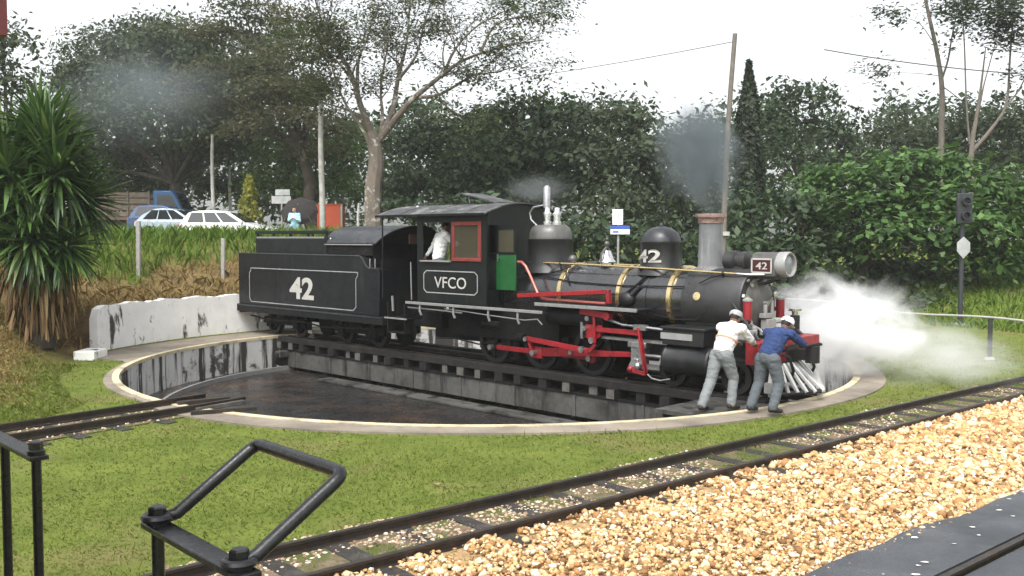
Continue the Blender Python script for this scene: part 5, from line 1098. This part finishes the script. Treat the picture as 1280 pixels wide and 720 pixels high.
# ---------------------------------------------------------------- trees
def leafset(P_, S, out, w_=.5, rnd=.9, up=.6, droop=0.0):
    n = len(P_); nr = out * .6 + np.array([0, 0, up])[None] + RNG.normal(0, rnd, (n, 3)) * .75
    nr /= np.linalg.norm(nr, axis=1)[:, None] + 1e-9
    t = RNG.normal(0, 1, (n, 3)); t[:, 2] -= droop; t += out * droop * .6; t -= nr * (t * nr).sum(1)[:, None]; t /= np.linalg.norm(t, axis=1)[:, None] + 1e-9
    b = np.cross(nr, t); h = S[:, None] * .5
    wv = h * w_ * RNG.uniform(.75, 1.25, (n, 1))
    return np.stack([P_ - t * h, P_ + b * wv - t * h * .1, P_ + t * h, P_ - b * wv - t * h * .1], 1).reshape(-1, 3)
DENS = 2.3
def clump_leaves(clumps, per, m, sc, size, flat=.6, shell=.3, **kw):
    VV = []; tips = []
    for c, rx, ry, rz in clumps:
        area = (rx * rz + rx * ry + ry * rz) / 3; K_ = max(4, int(per * DENS * area))
        d = RNG.normal(0, 1, (K_, 3)); d /= np.linalg.norm(d, axis=1)[:, None]; d[:, 2] = np.where(d[:, 2] < -.5, -d[:, 2] * .5, d[:, 2])
        f = RNG.uniform(shell ** 3, 1.12, K_) ** (1 / 3) * (1 + .16 * np.sin(d[:, 0] * 5 + c[0]) * np.cos(d[:, 2] * 4 + c[2]))
        sub = np.array(c)[None] + d * f[:, None] * np.array([rx, ry, rz])[None]
        mm = RNG.integers(int(m * .8), int(m * 2.1), K_); idx = np.repeat(np.arange(K_), mm); n = len(idx)
        off = RNG.normal(0, 1, (n, 3)) * np.array([1, 1, flat])[None] * (sc * RNG.uniform(.6, 1.3, K_))[idx][:, None]
        VV.append(leafset(sub[idx] + off, size * np.clip(RNG.lognormal(-.30, .30, n), .3, 1.25), d[idx], **kw)); tips.append(sub[:: max(1, K_ // 5)])
    V_ = np.concatenate(VV); return V_, np.arange(len(V_)).reshape(-1, 4), tips
def curve3(a, b, sag, n=6):
    a, b = Vector(a), Vector(b); mid = a.lerp(b, .5) + Vector((0, 0, sag)); return [a.lerp(mid, t).lerp(mid.lerp(b, t), t) for t in [k / n for k in range(n + 1)]]
def tree(name, label, px, Y, clumps_px, leaf, size, per, m, sc, r0=.3, bark='bark_dark', top=None, cat='tree', twigs=True, basez=None, **kw):
    """clumps_px: (x, y, half width, half height[, depth offset]) as seen in the photograph, put at depth Y"""
    base = at(px, 300, Y); bz = gz(base.x, Y) - .25
    cl = []
    for c in clumps_px:
        yo = c[4] if len(c) > 4 else 0; q = at(c[0], c[1], Y + yo); s = (Y + yo) / FPX; cl.append(((q.x, q.y, q.z), c[2] * s, (c[2] + c[3]) * .5 * s, c[3] * s))
    root = empty(name, (base.x, Y, bz), label=label, cat=cat); off = Vector((base.x, Y, bz))
    V_, F_, tips = clump_leaves(cl, per, m, sc, size, **kw)
    np_obj('crown', V_ - np.array(off)[None], F_, leaf, root)
    zc = np.mean([c[0][2] for c in cl]); xc = np.mean([c[0][0] for c in cl])
    fork = Vector((base.x + (xc - base.x) * .25, Y, bz + (zc - bz) * (.55 if top is None else top)))
    mb = MB(); tk = curve3(off, fork, 0); tk = [p + Vector((.12 * math.sin(i * 2.1 + px), .1 * math.cos(i * 1.7), 0)) * (i > 0) for i, p in enumerate(tk)]
    mb.tube(tk, [r0 * (1.35 - .55 * i / 6) for i in range(7)], 10)
    for (c, rx, ry, rz), tp_ in zip(cl, tips):
        mb.tube(curve3(tk[-1], c, rz * .3), [r0 * .42 * (1 - .75 * i / 6) for i in range(7)], 7)
        if twigs:
            for q in tp_[:6]: mb.tube(curve3(c, q, rz * .1, 4), [r0 * .18, r0 * .14, r0 * .1, r0 * .07, r0 * .04], 5)
    mb.v = [tuple(Vector(v) - off) for v in mb.v]; mb.build('trunk', bark, root); return root
B_ = (.42, 26)
tree('broadleaf_tree', 'huge dark rounded tree standing behind the blue truck', 225, 56,
     [(150, 90, 72, 55), (235, 75, 78, 48, -2), (300, 105, 66, 50), (120, 150, 55, 50), (180, 135, 80, 50, -3), (265, 160, 60, 45, -2), (345, 130, 60, 50, 2), (110, 215, 45, 45), (160, 205, 40, 30, 3), (300, 190, 50, 28, 1), (330, 60, 45, 30, 3), (200, 50, 60, 26, 1), (90, 110, 30, 40), (210, 110, 60, 50), (230, 200, 40, 30, 4)], 'leaf_dark2', .36, 5.2, 34, .62, .40, top=.45)
tree('flat_topped_tree', 'brownish flat topped tree in layers beside the mottled tree', 395, 50,
     [(300, 85, 62, 17), (365, 75, 60, 16, -2), (335, 115, 75, 18, -1), (405, 105, 48, 16), (270, 130, 50, 16, 1), (370, 150, 60, 18, -2), (315, 165, 50, 16), (420, 165, 36, 16, -1), (270, 40, 60, 14, 1), (340, 25, 70, 16), (395, 45, 45, 18, 1), (300, 8, 50, 10), (250, 100, 40, 16), (385, 190, 45, 16)], 'leaf_brown', .25, 6, 34, .6, .3, 'bark_dark', top=.6, flat=.35)
tree('broadleaf_tree', 'dark tree at the left edge rising behind the spiky plant', 15, 40,
     [(5, 60, 30, 38), (-30, 90, 40, 50), (15, 110, 26, 34), (-20, 160, 50, 50), (30, 170, 28, 40, 2)], 'leaf_dark2', .32, 4.5, 30, .5, .3, top=.45)
tree('broadleaf_tree', 'mid green bushy tree behind the signs and the umbrella', 385, 54,
     [(350, 200, 42, 32), (400, 190, 44, 38), (440, 200, 36, 40, 1), (370, 235, 42, 24, -1), (420, 235, 34, 26), (330, 235, 28, 24, -1)], 'leaf_mid', .34, 5, 30, .5, .25, 'bark_dark')
tree('broadleaf_tree', 'dense dark tree standing behind the locomotive cab', 560, 50,
     [(520, 185, 40, 42), (560, 170, 42, 36, -1), (600, 195, 46, 40, -2), (540, 235, 52, 34, -1), (600, 245, 50, 34), (500, 245, 30, 36), (575, 220, 36, 30, -3)], 'leaf_dark', .34, 6, 34, .55, .3)
tree('broadleaf_tree', 'broad dark leafy tree behind the steam dome', 660, 46,
     [(640, 150, 46, 32), (690, 155, 42, 34, -1), (660, 195, 52, 36, -2), (720, 185, 34, 38), (620, 205, 42, 36), (700, 235, 48, 34, -1), (650, 245, 50, 32, -2), (610, 265, 36, 30)], 'leaf_dark', .38, 5.5, 34, .55, .35)
tree('broadleaf_tree', 'greyish green open tree behind the bell and sand dome', 790, 44,
     [(760, 150, 32, 26), (800, 160, 34, 30), (745, 195, 38, 34, -1), (800, 210, 44, 36, -1), (840, 185, 28, 34, 1), (770, 250, 46, 34, -2), (830, 255, 42, 36), (790, 295, 54, 30, -1), (740, 290, 36, 30)], 'leaf_dark2', .35, 5.2, 32, .55, .25)
tree('broadleaf_tree', 'thin leafy tree between the chimney smoke and the cypress', 868, 46,
     [(865, 215, 28, 36), (885, 260, 34, 34, -1), (860, 300, 40, 30), (905, 300, 30, 34, 1), (880, 170, 18, 24)], 'leaf_dark', .38, 5, 30, .5, .2)
tree('broadleaf_tree', 'dark open crowned tree right of the cypress', 1000, 50,
     [(985, 120, 28, 24), (1020, 125, 26, 26), (1000, 155, 44, 30), (965, 165, 26, 34), (1045, 165, 26, 26), (1060, 185, 18, 14), (985, 200, 50, 30, -1), (1030, 205, 40, 28)], 'leaf_dark', .36, 4.2, 28, .46, .28)
tree('broadleaf_tree', 'dark bushy tree filling the gap below the gum trunks', 1130, 52,
     [(1115, 165, 24, 20), (1090, 195, 32, 24), (1140, 185, 36, 24), (1185, 170, 34, 30, 1), (1225, 165, 36, 34), (1265, 155, 36, 40), (1120, 215, 46, 26), (1200, 210, 56, 34), (1260, 215, 46, 40), (1305, 180, 40, 50)], 'leaf_dark2', .38, 4.2, 28, .5, .3)
# big leafed shrubs on the right, leaves hanging in tiers
SH = dict(w_=.55, rnd=.6, up=.9, droop=.8)
tree('leafy_shrub', 'bright green shrub with large drooping leaves behind the steam', 1085, 37,
     [(1060, 225, 42, 24), (1115, 215, 46, 22, -1), (1080, 260, 56, 26, -1), (1030, 275, 36, 30), (1140, 250, 42, 28, -1), (1120, 290, 48, 30, -2), (1060, 305, 46, 28), (1020, 245, 28, 20)], 'leaf_bright', .38, 8.5, 28, .40, .16, cat='shrub', **SH)
tree('leafy_shrub', 'bright green shrub with large drooping leaves behind the signal post', 1220, 36,
     [(1185, 215, 40, 24), (1235, 240, 46, 28, -1), (1180, 265, 42, 28, -1), (1230, 285, 52, 30, -2), (1275, 270, 40, 40), (1190, 310, 42, 26, -1), (1245, 325, 40, 24, -1), (1300, 320, 40, 36)], 'leaf_bright', .38, 8.5, 28, .40, .16, cat='shrub', **SH)
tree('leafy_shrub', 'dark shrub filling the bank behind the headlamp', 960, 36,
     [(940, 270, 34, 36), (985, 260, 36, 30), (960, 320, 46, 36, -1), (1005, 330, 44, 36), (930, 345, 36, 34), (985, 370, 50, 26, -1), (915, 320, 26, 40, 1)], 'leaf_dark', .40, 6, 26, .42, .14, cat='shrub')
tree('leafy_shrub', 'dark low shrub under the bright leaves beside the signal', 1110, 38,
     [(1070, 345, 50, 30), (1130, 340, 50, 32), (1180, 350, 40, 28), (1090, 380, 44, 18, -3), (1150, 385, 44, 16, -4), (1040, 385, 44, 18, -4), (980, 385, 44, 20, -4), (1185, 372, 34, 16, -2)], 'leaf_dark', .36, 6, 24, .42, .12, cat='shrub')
tree('hedge_shrub', 'dark bushes growing on the road edge behind the tender', 520, 43,
     [(500, 268, 34, 20), (550, 270, 36, 22), (600, 285, 36, 24), (480, 262, 18, 18), (650, 290, 40, 26), (700, 300, 40, 26)], 'leaf_dark', .34, 6, 24, .4, .10, cat='shrub')
tree('hedge_shrub', 'dark tangled bushes on the bank behind the boiler and bell', 700, 34,
     [(600, 285, 40, 30), (660, 290, 42, 34), (720, 300, 44, 36), (780, 310, 44, 36), (840, 320, 44, 38), (895, 325, 40, 40), (640, 320, 50, 30), (740, 335, 60, 30), (840, 350, 60, 26)], 'leaf_dark', .36, 5, 24, .42, .10, cat='shrub')
tree('hedge_shrub', 'dark bushes behind the parked cars and the thin poles', 260, 59,
     [(200, 235, 44, 24), (260, 235, 40, 26), (310, 235, 36, 26), (150, 240, 44, 26), (350, 255, 36, 18), (90, 245, 50, 26)], 'leaf_dark2', .36, 4.5, 24, .5, .12, cat='shrub')
# golden conifer, cypress
def column_tree(name, label, px, py0, py1, Y, hw, leaf, size, n, taper):
    b = at(px, py0, Y); t = at(px, py1, Y); bz = gz(b.x, Y) - .1; h = t.z - bz; root = empty(name, (b.x, Y, bz), label=label, cat='tree')
    u = RNG.uniform(.06, 1, n); a = RNG.uniform(0, 6.28, n); rr_ = hw * Y / FPX * taper(u) * RNG.uniform(.55, 1.08, n) * (1 + .22 * np.sin(a * 3 + u * 17))
    P_ = np.stack([rr_ * np.cos(a), rr_ * np.sin(a), u * h + RNG.normal(0, .06, n)], -1); out_ = np.stack([np.cos(a), np.sin(a), np.full(n, .5)], -1)
    V_ = leafset(P_, size * RNG.uniform(.6, 1.3, n), out_, w_=.4, rnd=.5, up=.1); np_obj('crown', V_, np.arange(len(V_)).reshape(-1, 4), leaf, root)
    MB().tube([(0, 0, 0), (0, 0, h * .9)], [.12, .03], 8).build('trunk', 'bark_dark', root); return root
column_tree('conifer', 'small yellow green conical conifer beside the thin pale poles', 312, 275, 220, 47, 17, 'leaf_yellow', .22, 2600, lambda u: (1 - u) ** .8 + .12)
column_tree('cypress_tree', 'tall narrow dark cypress beside the leaning wooden pole', 933, 330, 78, 47, 17, 'leaf_cypress', .34, 9000, lambda u: np.clip(1.25 * (1 - u ** 6) * (.6 + .4 * (1 - u)), .12, 1))

# mottled forked tree with feathery foliage: limbs followed as poly-lines, then grown on
def limb_tree(name, label, Y, limbs, bark, leaf, lsize, seed, depth=2, tuft=26, spread=.5, child=(3, 5), flat=.35, cat='tree', leaf_from=.35, clen=.55, extra=()):
    rg = random.Random(seed); root_p = at(*limbs[0][0][0], Y); bz = gz(root_p.x, Y) - .2; off = Vector((root_p.x, Y, bz))
    root = empty(name, tuple(off), label=label, cat=cat); mb = MB(); LP = []; LO = []
    def smooth(P_):
        Q_ = []
        for k in range(len(P_) - 1):
            a, b, c, d = P_[max(k - 1, 0)], P_[k], P_[k + 1], P_[min(k + 2, len(P_) - 1)]
            for t in (0, .34, .67): Q_.append(.5 * ((2 * b) + (c - a) * t + (2 * a - 5 * b + 4 * c - d) * t * t + (3 * b - a - 3 * c + d) * t ** 3))
        return Q_ + [P_[-1]]
    def grow(p, d, L, r_, lev):
        pts = [p]; n = 5; dd = d.normalized()
        for k in range(n):
            dd = (dd + Vector((rg.gauss(0, .22), rg.gauss(0, .22), rg.gauss(.06, .16)))).normalized(); pts.append(pts[-1] + dd * L / n)
        mb.tube(pts, [r_ * (1 - .8 * k / n) for k in range(n + 1)], 5 if lev else 4)
        if lev > 0:
            for k in range(rg.randint(*child)):
                i = rg.randint(1, n); q = pts[i]; e = (dd + Vector((rg.gauss(0, .7), rg.gauss(0, .7), rg.gauss(.1, .35)))).normalized(); grow(q, e, L * rg.uniform(.4, .75), r_ * .5, lev - 1)
        for k in range(2, n + 1):
            if lev == 0 or k >= n - 1: LP.append(pts[k]); LO.append(dd)
    for li, (pl, r0, r1, *dz) in enumerate(limbs):
        P_ = [at(x, y, Y + (dz[0] * k / max(1, len(pl) - 1) if dz else 0)) for k, (x, y) in enumerate(pl)]
        if li == 0: P_[0] = off.copy()
        S_ = smooth(P_); mb.tube(S_, [r1 + (r0 - r1) * (1 - k / (len(S_) - 1)) ** (1.5 if li else 1) for k in range(len(S_))], 9)
        if li or len(limbs) == 1:
            Ltot = sum((S_[k + 1] - S_[k]).length for k in range(len(S_) - 1))
            for k in range(len(S_)):
                f = k / (len(S_) - 1)
                if f < leaf_from: continue
                d = (S_[min(k + 1, len(S_) - 1)] - S_[max(k - 1, 0)]).normalized()
                for _ in range(rg.randint(1, 2)):
                    e = (d * .7 + Vector((rg.gauss(0, .7), rg.gauss(0, .8), rg.gauss(.15, .4)))).normalized(); grow(S_[k], e, Ltot * rg.uniform(.18, .34) * clen / .55, max(.012, (r0 + (r1 - r0) * f) * .45), depth - 1)
    for (x, y, w2, h2, n) in extra:
        q = at(x, y, Y); s = Y / FPX
        for _ in range(n): LP.append(q + Vector((rg.gauss(0, w2 * s * .5), rg.gauss(0, w2 * s * .5), rg.gauss(0, h2 * s * .5)))); LO.append(Vector((0, 0, 1)))
    A = np.array([p[:] for p in LP]); O_ = np.array([p[:] for p in LO]); idx = np.repeat(np.arange(len(A)), RNG.integers(int(tuft * .4), int(tuft * 1.5), len(A))); n = len(idx)
    P_ = A[idx] + RNG.normal(0, 1, (n, 3)) * np.array([spread, spread, spread * flat])[None]
    V_ = leafset(P_, lsize * RNG.uniform(.6, 1.4, n), O_[idx], w_=.42, rnd=.6, up=1.0); print(name, 'leaves', n, 'branch verts', len(mb.v))
    np_obj('crown', V_ - np.array(off)[None], np.arange(len(V_)).reshape(-1, 4), leaf, root)
    mb.v = [tuple(Vector(v) - off) for v in mb.v]; mb.build('trunk', bark, root); return root
limb_tree('mottled_tree', 'forked tree with pale mottled bark and thin feathery foliage', 42,
    [([(467, 282), (466, 240), (470, 205), (468, 180), (464, 165)], .40, .28),
     ([(464, 165), (450, 130), (440, 95), (420, 60), (402, 25), (390, -15)], .17, .03, -2),
     ([(445, 110), (425, 80), (400, 62), (372, 50)], .08, .02, 2),
     ([(447, 118), (448, 75), (462, 40), (470, -10)], .10, .025, 3),
     ([(470, 180), (490, 140), (498, 95), (508, 55), (512, 10), (515, -20)], .16, .025, 2),
     ([(497, 100), (520, 70), (530, 30), (545, -15)], .08, .02, -2),
     ([(472, 178), (510, 130), (545, 100), (580, 75), (630, 58), (680, 50)], .17, .025, -3),
     ([(555, 92), (570, 60), (600, 30), (640, 10)], .08, .02, 2),
     ([(520, 122), (550, 118), (590, 95), (620, 90), (655, 80)], .09, .02, -3),
     ([(540, 104), (560, 135), (590, 150), (600, 165)], .05, .015, -2),
     ([(462, 160), (440, 140), (410, 130), (385, 120)], .09, .02, 2),
     ([(468, 200), (455, 165), (432, 130), (418, 95), (410, 60)], .10, .02, -1),
     ([(470, 195), (478, 150), (476, 110), (484, 60), (488, 15)], .11, .02, 1),
     ([(600, 68), (620, 30), (660, 20), (690, 15)], .07, .02, 0)],
    'bark_grey', 'leaf_feather', .17, 7, depth=2, tuft=12, spread=.42, flat=.3, leaf_from=.35)
limb_tree('gum_tree', 'slender bare trunked gum tree with foliage high overhead', 48,
    [([(1175, 260), (1177, 160), (1177, 105), (1170, 60), (1158, 5), (1150, -40)], .16, .06),
     ([(1177, 100), (1185, 75), (1190, 45), (1196, 15), (1200, -20)], .06, .02),
     ([(1178, 108), (1192, 118), (1205, 130), (1212, 150)], .03, .012),
     ([(1168, 55), (1150, 30), (1130, 22), (1105, 18)], .025, .008),
     ([(1176, 95), (1150, 92), (1110, 90), (1080, 88)], .02, .008)], 'bark_pale', 'leaf_gum', .26, 11, depth=1, tuft=9, spread=.32, flat=.6, leaf_from=.6, clen=.3,
    extra=((1112, 22, 26, 14, 16), (1085, 90, 26, 14, 18), (1182, 60, 14, 16, 10), (1195, 15, 34, 18, 70), (1120, 150, 18, 14, 14)))
limb_tree('gum_tree', 'pale forked gum tree with thin trunks behind the right shrubs', 46,
    [([(1216, 290), (1214, 195), (1220, 150), (1226, 110), (1232, 60)], .16, .02),
     ([(1212, 180), (1208, 130), (1206, 70), (1204, 30), (1200, -10)], .05, .025),
     ([(1216, 188), (1240, 160), (1258, 130), (1262, 80), (1265, 40), (1270, -5)], .10, .03),
     ([(1222, 145), (1228, 115), (1232, 98), (1245, 50), (1250, 20)], .05, .015),
     ([(1256, 135), (1272, 115), (1285, 90), (1300, 60)], .05, .02)], 'bark_pale', 'leaf_gum', .28, 23, depth=1, tuft=10, spread=.34, flat=.6, leaf_from=.65, clen=.3,
    extra=((1215, 12, 46, 20, 110), (1258, 18, 40, 26, 120), (1275, 50, 24, 20, 40), (1270, 95, 16, 12, 12), (1238, 40, 26, 14, 26)))
# far wood closing the view
cl = []
for k in range(60):
    x = -300 + k * 31; Y = 74 + 8 * math.sin(k * 1.7); top = 158 + 20 * math.sin(k * .9) + 14 * math.sin(k * 2.3)
    for q in range(3): c = at(x + 12 * math.sin(k * 3 + q), top + 10 + q * 42, Y); s = Y / FPX; cl.append(((c.x, c.y, c.z), 34 * s, 30 * s, 28 * s))
V_, F_, _ = clump_leaves(cl, 1.5, 24, .8, .62)
np_obj('distant_wood', V_, F_, 'leaf_dark', kind='stuff', label='dark distant wood seen through gaps between the trees', cat='wood')

# ---------------------------------------------------------------- spiky plant on the mound
yb = Vector((-10.55, 21.3, 0)); yb.z = gz(yb.x, yb.y) - .05
yu = empty('yucca_plant', tuple(yb), label='giant spiky yucca with drooping dead leaves on the mound', cat='plant'); yu.scale = (1.03, 1.03, 1.13)
def sword(L, W, bend, name, m):
    v = []; f = []; n = 7
    for k in range(n + 1):
        t = k / n; w_ = W * (1 - t ** 2.2) * (.65 + .7 * min(1, t * 3)) * .5 + .0012; x = L * (t - .12 * bend * t * t); z = -bend * L * t * t * .55
        v += [(x, -w_, z + w_ * .55), (x, 0, z), (x, w_, z + w_ * .55)]
    for k in range(n): f += [(3 * k, 3 * k + 1, 3 * k + 4, 3 * k + 3), (3 * k + 1, 3 * k + 2, 3 * k + 5, 3 * k + 4)]
    me = MB().add(v, f).mesh(name, 60); me.materials.append(MT[m]); return me
mat('yucca_green', (.040, .085, .022), .42, 0, .5, 1.2, 0, 40, ((.085, .145, .04), 1.6, .5, .7), .5)
mat('yucca_pale', (.085, .15, .040), .42, 0, .4, 1.2, 0, 40, ((.15, .20, .065), 1.6, .5, .7), .5)
SW = [sword(.80, .062, b, 'leaf', m) for b, m in ((.04, 'yucca_green'), (.15, 'yucca_pale'), (.30, 'yucca_green'), (.08, 'yucca_pale'), (.5, 'yucca_pale'), (.2, 'yucca_green'))]
HEADS = [((-.1, -.75, 2.75), (0, -.8, .55), 1.1), ((.7, -.55, 2.75), (.6, -.6, .5), 1.05), ((-.75, -.5, 2.7), (-.6, -.6, .6), 1.05), ((.25, -.75, 1.65), (.2, -.9, .2), 1.0), ((-.55, -.2, 3.0), (-.25, 0, 1), 1.0), ((.45, -.3, 3.25), (.2, -.1, 1), 1.05), ((.0, .3, 3.6), (0, .2, 1), 1.0), ((-1.0, .2, 2.3), (-.7, 0, .7), .95), ((.85, .1, 2.35), (.75, -.1, .6), 1.0), ((.15, -.6, 2.2), (.1, -.7, .6), 1.05), ((-.45, -.6, 1.9), (-.4, -.7, .4), .95), ((.75, -.4, 1.55), (.8, -.5, .2), .9)]
tk = MB(); tk.tube([(0, 0, -.1), (.02, 0, .6), (0, 0, 1.2)], [.36, .26, .22], 10)
HEADS = [((h[0] * 1.05, h[1], h[2] * 1.12 + .15), d, s * 1.22) for h, d, s in HEADS]
for h, d, s in HEADS: tk.tube(curve3((0, 0, 1.0), h, -.1), [.20, .18, .16, .15, .14, .13, .12], 8)
tk.build('trunk', 'bark_dark', yu)
rg = random.Random(5); nleaf = 0; rest = []
for hi, (h, d, s) in enumerate(HEADS):
    dv = Vector(d).normalized(); u_, v_, a_ = frame(dv)
    cr = MB().ball(h, (.13, .13, .16), 10, 8).build('leaf_head', 'yucca_green', yu)
    for k in range(150):
        el = math.acos(1 - 1.45 * (k + .5) / 150); az_ = k * 2.39996 + rg.uniform(-.2, .2); e = (dv * math.cos(el) + (u_ * math.cos(az_) + v_ * math.sin(az_)) * math.sin(el)).normalized()
        q = e.to_track_quat('X', 'Z'); sc_ = s * rg.uniform(.8, 1.25)
        Mx = Matrix.Translation(Vector(h) + e * .06) @ q.to_matrix().to_4x4() @ Matrix.Diagonal((sc_, sc_ * 1.05, sc_, 1)); me = SW[rg.randrange(6) if el > .5 else rg.randrange(2) * 3]
        vis = e.y < .25                          # the side the photograph shows
        if vis and nleaf < 300 and rg.random() < .5:
            o = bpy.data.objects.new('leaf', me); COL.objects.link(o); o.parent = cr; o.matrix_local = Mx; nleaf += 1
        else:
            rest.append((me, Mx))
bv = []; bf = []; n0 = 0
for me, Mx in rest:
    c = np.array([v.co[:] for v in me.vertices]); M3 = np.array(Mx)[:3]; bv.append(c @ M3[:, :3].T + M3[:, 3]); f_ = np.array([p.vertices[:] for p in me.polygons]); bf.append(f_ + n0); n0 += len(c)
np_obj('leaf_mass', np.concatenate(bv), np.concatenate(bf), 'yucca_leaf', yu, smooth=True, kind='stuff')
dl = []; df = []; n0 = 0; DS = sword(.75, .055, .3, 'dead', 'yucca_dead'); c = np.array([v.co[:] for v in DS.vertices]); f_ = np.array([p.vertices[:] for p in DS.polygons])
for k in range(330):
    az_ = rg.uniform(0, 6.28); z = rg.uniform(.3, 1.55); r_ = rg.uniform(.15, .75) * (1.1 if z > .9 else .8); p = Vector((r_ * math.cos(az_), r_ * math.sin(az_), z)); e = Vector((math.cos(az_) * rg.uniform(.1, .6), math.sin(az_) * rg.uniform(.1, .6), -1)).normalized()
    Mx = np.array(Matrix.Translation(p) @ e.to_track_quat('X', 'Z').to_matrix().to_4x4() @ Matrix.Diagonal((rg.uniform(.5, 1.1),) * 3 + (1,)))[:3]
    dl.append(c @ Mx[:, :3].T + Mx[:, 3]); dl[-1][:, 2] = np.maximum(dl[-1][:, 2], .03 + .1 * rg.random()); df.append(f_ + n0); n0 += len(c)
np_obj('dead_leaves', np.concatenate(dl), np.concatenate(df), 'yucca_dead', yu, smooth=True, kind='stuff')

# ---------------------------------------------------------------- steam and smoke
def cloud(name, label, c, r_, dens, col, scale, aniso, seed, lo=.42, hi=.7, rot=0, absorb=None):
    m = bpy.data.materials.new(name); m.use_nodes = True; t = m.node_tree; t.nodes.remove(t.nodes['Principled BSDF'])
    pv_ = nd(t, 'ShaderNodeVolumePrincipled'); pv_.inputs['Color'].default_value = (*col, 1); pv_.inputs['Anisotropy'].default_value = aniso
    tc = nd(t, 'ShaderNodeTexCoord'); mp = nd(t, 'ShaderNodeMapping'); mp.inputs['Location'].default_value = (seed, seed * 1.7, -seed); t.links.new(tc.outputs['Object'], mp.inputs[0])
    n1 = noise(t, scale, 6, .62, mp.outputs[0], .8)
    ln = nd(t, 'ShaderNodeVectorMath', operation='LENGTH'); t.links.new(tc.outputs['Object'], ln.inputs[0])
    def mth(op, a_, b_):
        m_ = nd(t, 'ShaderNodeMath', operation=op)
        for i_, q_ in enumerate((a_, b_)):
            if isinstance(q_, (int, float)): m_.inputs[i_].default_value = q_
            else: t.links.new(q_, m_.inputs[i_])
        return m_.outputs[0]
    fall = ramp(t, ln.outputs['Value'], [(0, 1), (.95, 0)])
    e_ = mth('ADD', fall, mth('MULTIPLY', mth('SUBTRACT', n1, .5), hi))      # ragged, billowing edge
    e_ = mth('MAXIMUM', mth('SUBTRACT', e_, lo), 0.0)
    t.links.new(mth('MULTIPLY', mth('MULTIPLY', e_, fall), dens), pv_.inputs['Density'])
    t.links.new(pv_.outputs[0], t.nodes['Material Output'].inputs['Volume']); MT[name] = m
    bm = bmesh.new(); bmesh.ops.create_icosphere(bm, subdivisions=3, radius=1); me = bpy.data.meshes.new(name); bm.to_mesh(me); bm.free(); me.materials.append(m)
    o = bpy.data.objects.new(name, me); COL.objects.link(o); o.location = c; o.scale = r_; o.rotation_euler = rot if rot else (0, 0, 0)
    return tag(o, label, 'smoke' if 'smoke' in name else 'steam', None, 'stuff')
cloud('steam_cloud', 'white steam billowing low from the front of the engine', (6.45, 18.8, .9), (2.5, 1.9, 1.45), 14, (.995, .995, .995), 2.6, .2, 3.1, .30, 2.2)
cloud('steam_drift', 'thin white steam drifting over the lawn and track', (8.1, 17.7, .5), (2.4, 1.9, 1.0), 2.2, (.995, .995, .995), 2.4, .2, 8.3, .30, 2.2)
cs_ = loco_pt(5.77, 0, 3.1)
cloud('chimney_smoke', 'grey smoke puffing up from the chimney', (cs_.x - .25, cs_.y, 4.15), (1.05, 1.0, 1.6), 16, (.29, .33, .355), 2.2, .1, 1.9, .28, 1.8, (0, R(-9), 0))
cloud('drifting_smoke', 'thin grey smoke drifting before the huge dark tree', tuple(at(180, 110, 32)), (4.6, 2.4, 2.8), .6, (.36, .41, .45), 2.0, .1, 5.2, .25, 1.8)
cloud('wisp_smoke', 'wisp of smoke trailing behind the whistle above the cab', tuple(loco_pt(1.2, .3, 3.75)), (1.2, .8, .55), 3, (.34, .36, .37), 2.2, .1, 7.7, .25, 1.8)

hz = MB().box(-520, 520, -500, 540, -2, 22).build('haze', 'iron_black', kind='stuff', label='thin pale haze over the whole place', cat='haze')
hm = bpy.data.materials.new('haze'); hm.use_nodes = True; t = hm.node_tree; t.nodes.remove(t.nodes['Principled BSDF']); hv = nd(t, 'ShaderNodeVolumePrincipled')
hv.inputs['Color'].default_value = (.95, .97, 1, 1); hv.inputs['Density'].default_value = .0007; hv.inputs['Anisotropy'].default_value = .3  # even scattering volume added around everything, greying the distance
t.links.new(hv.outputs[0], t.nodes['Material Output'].inputs['Volume']); hz.data.materials.clear(); hz.data.materials.append(hm)
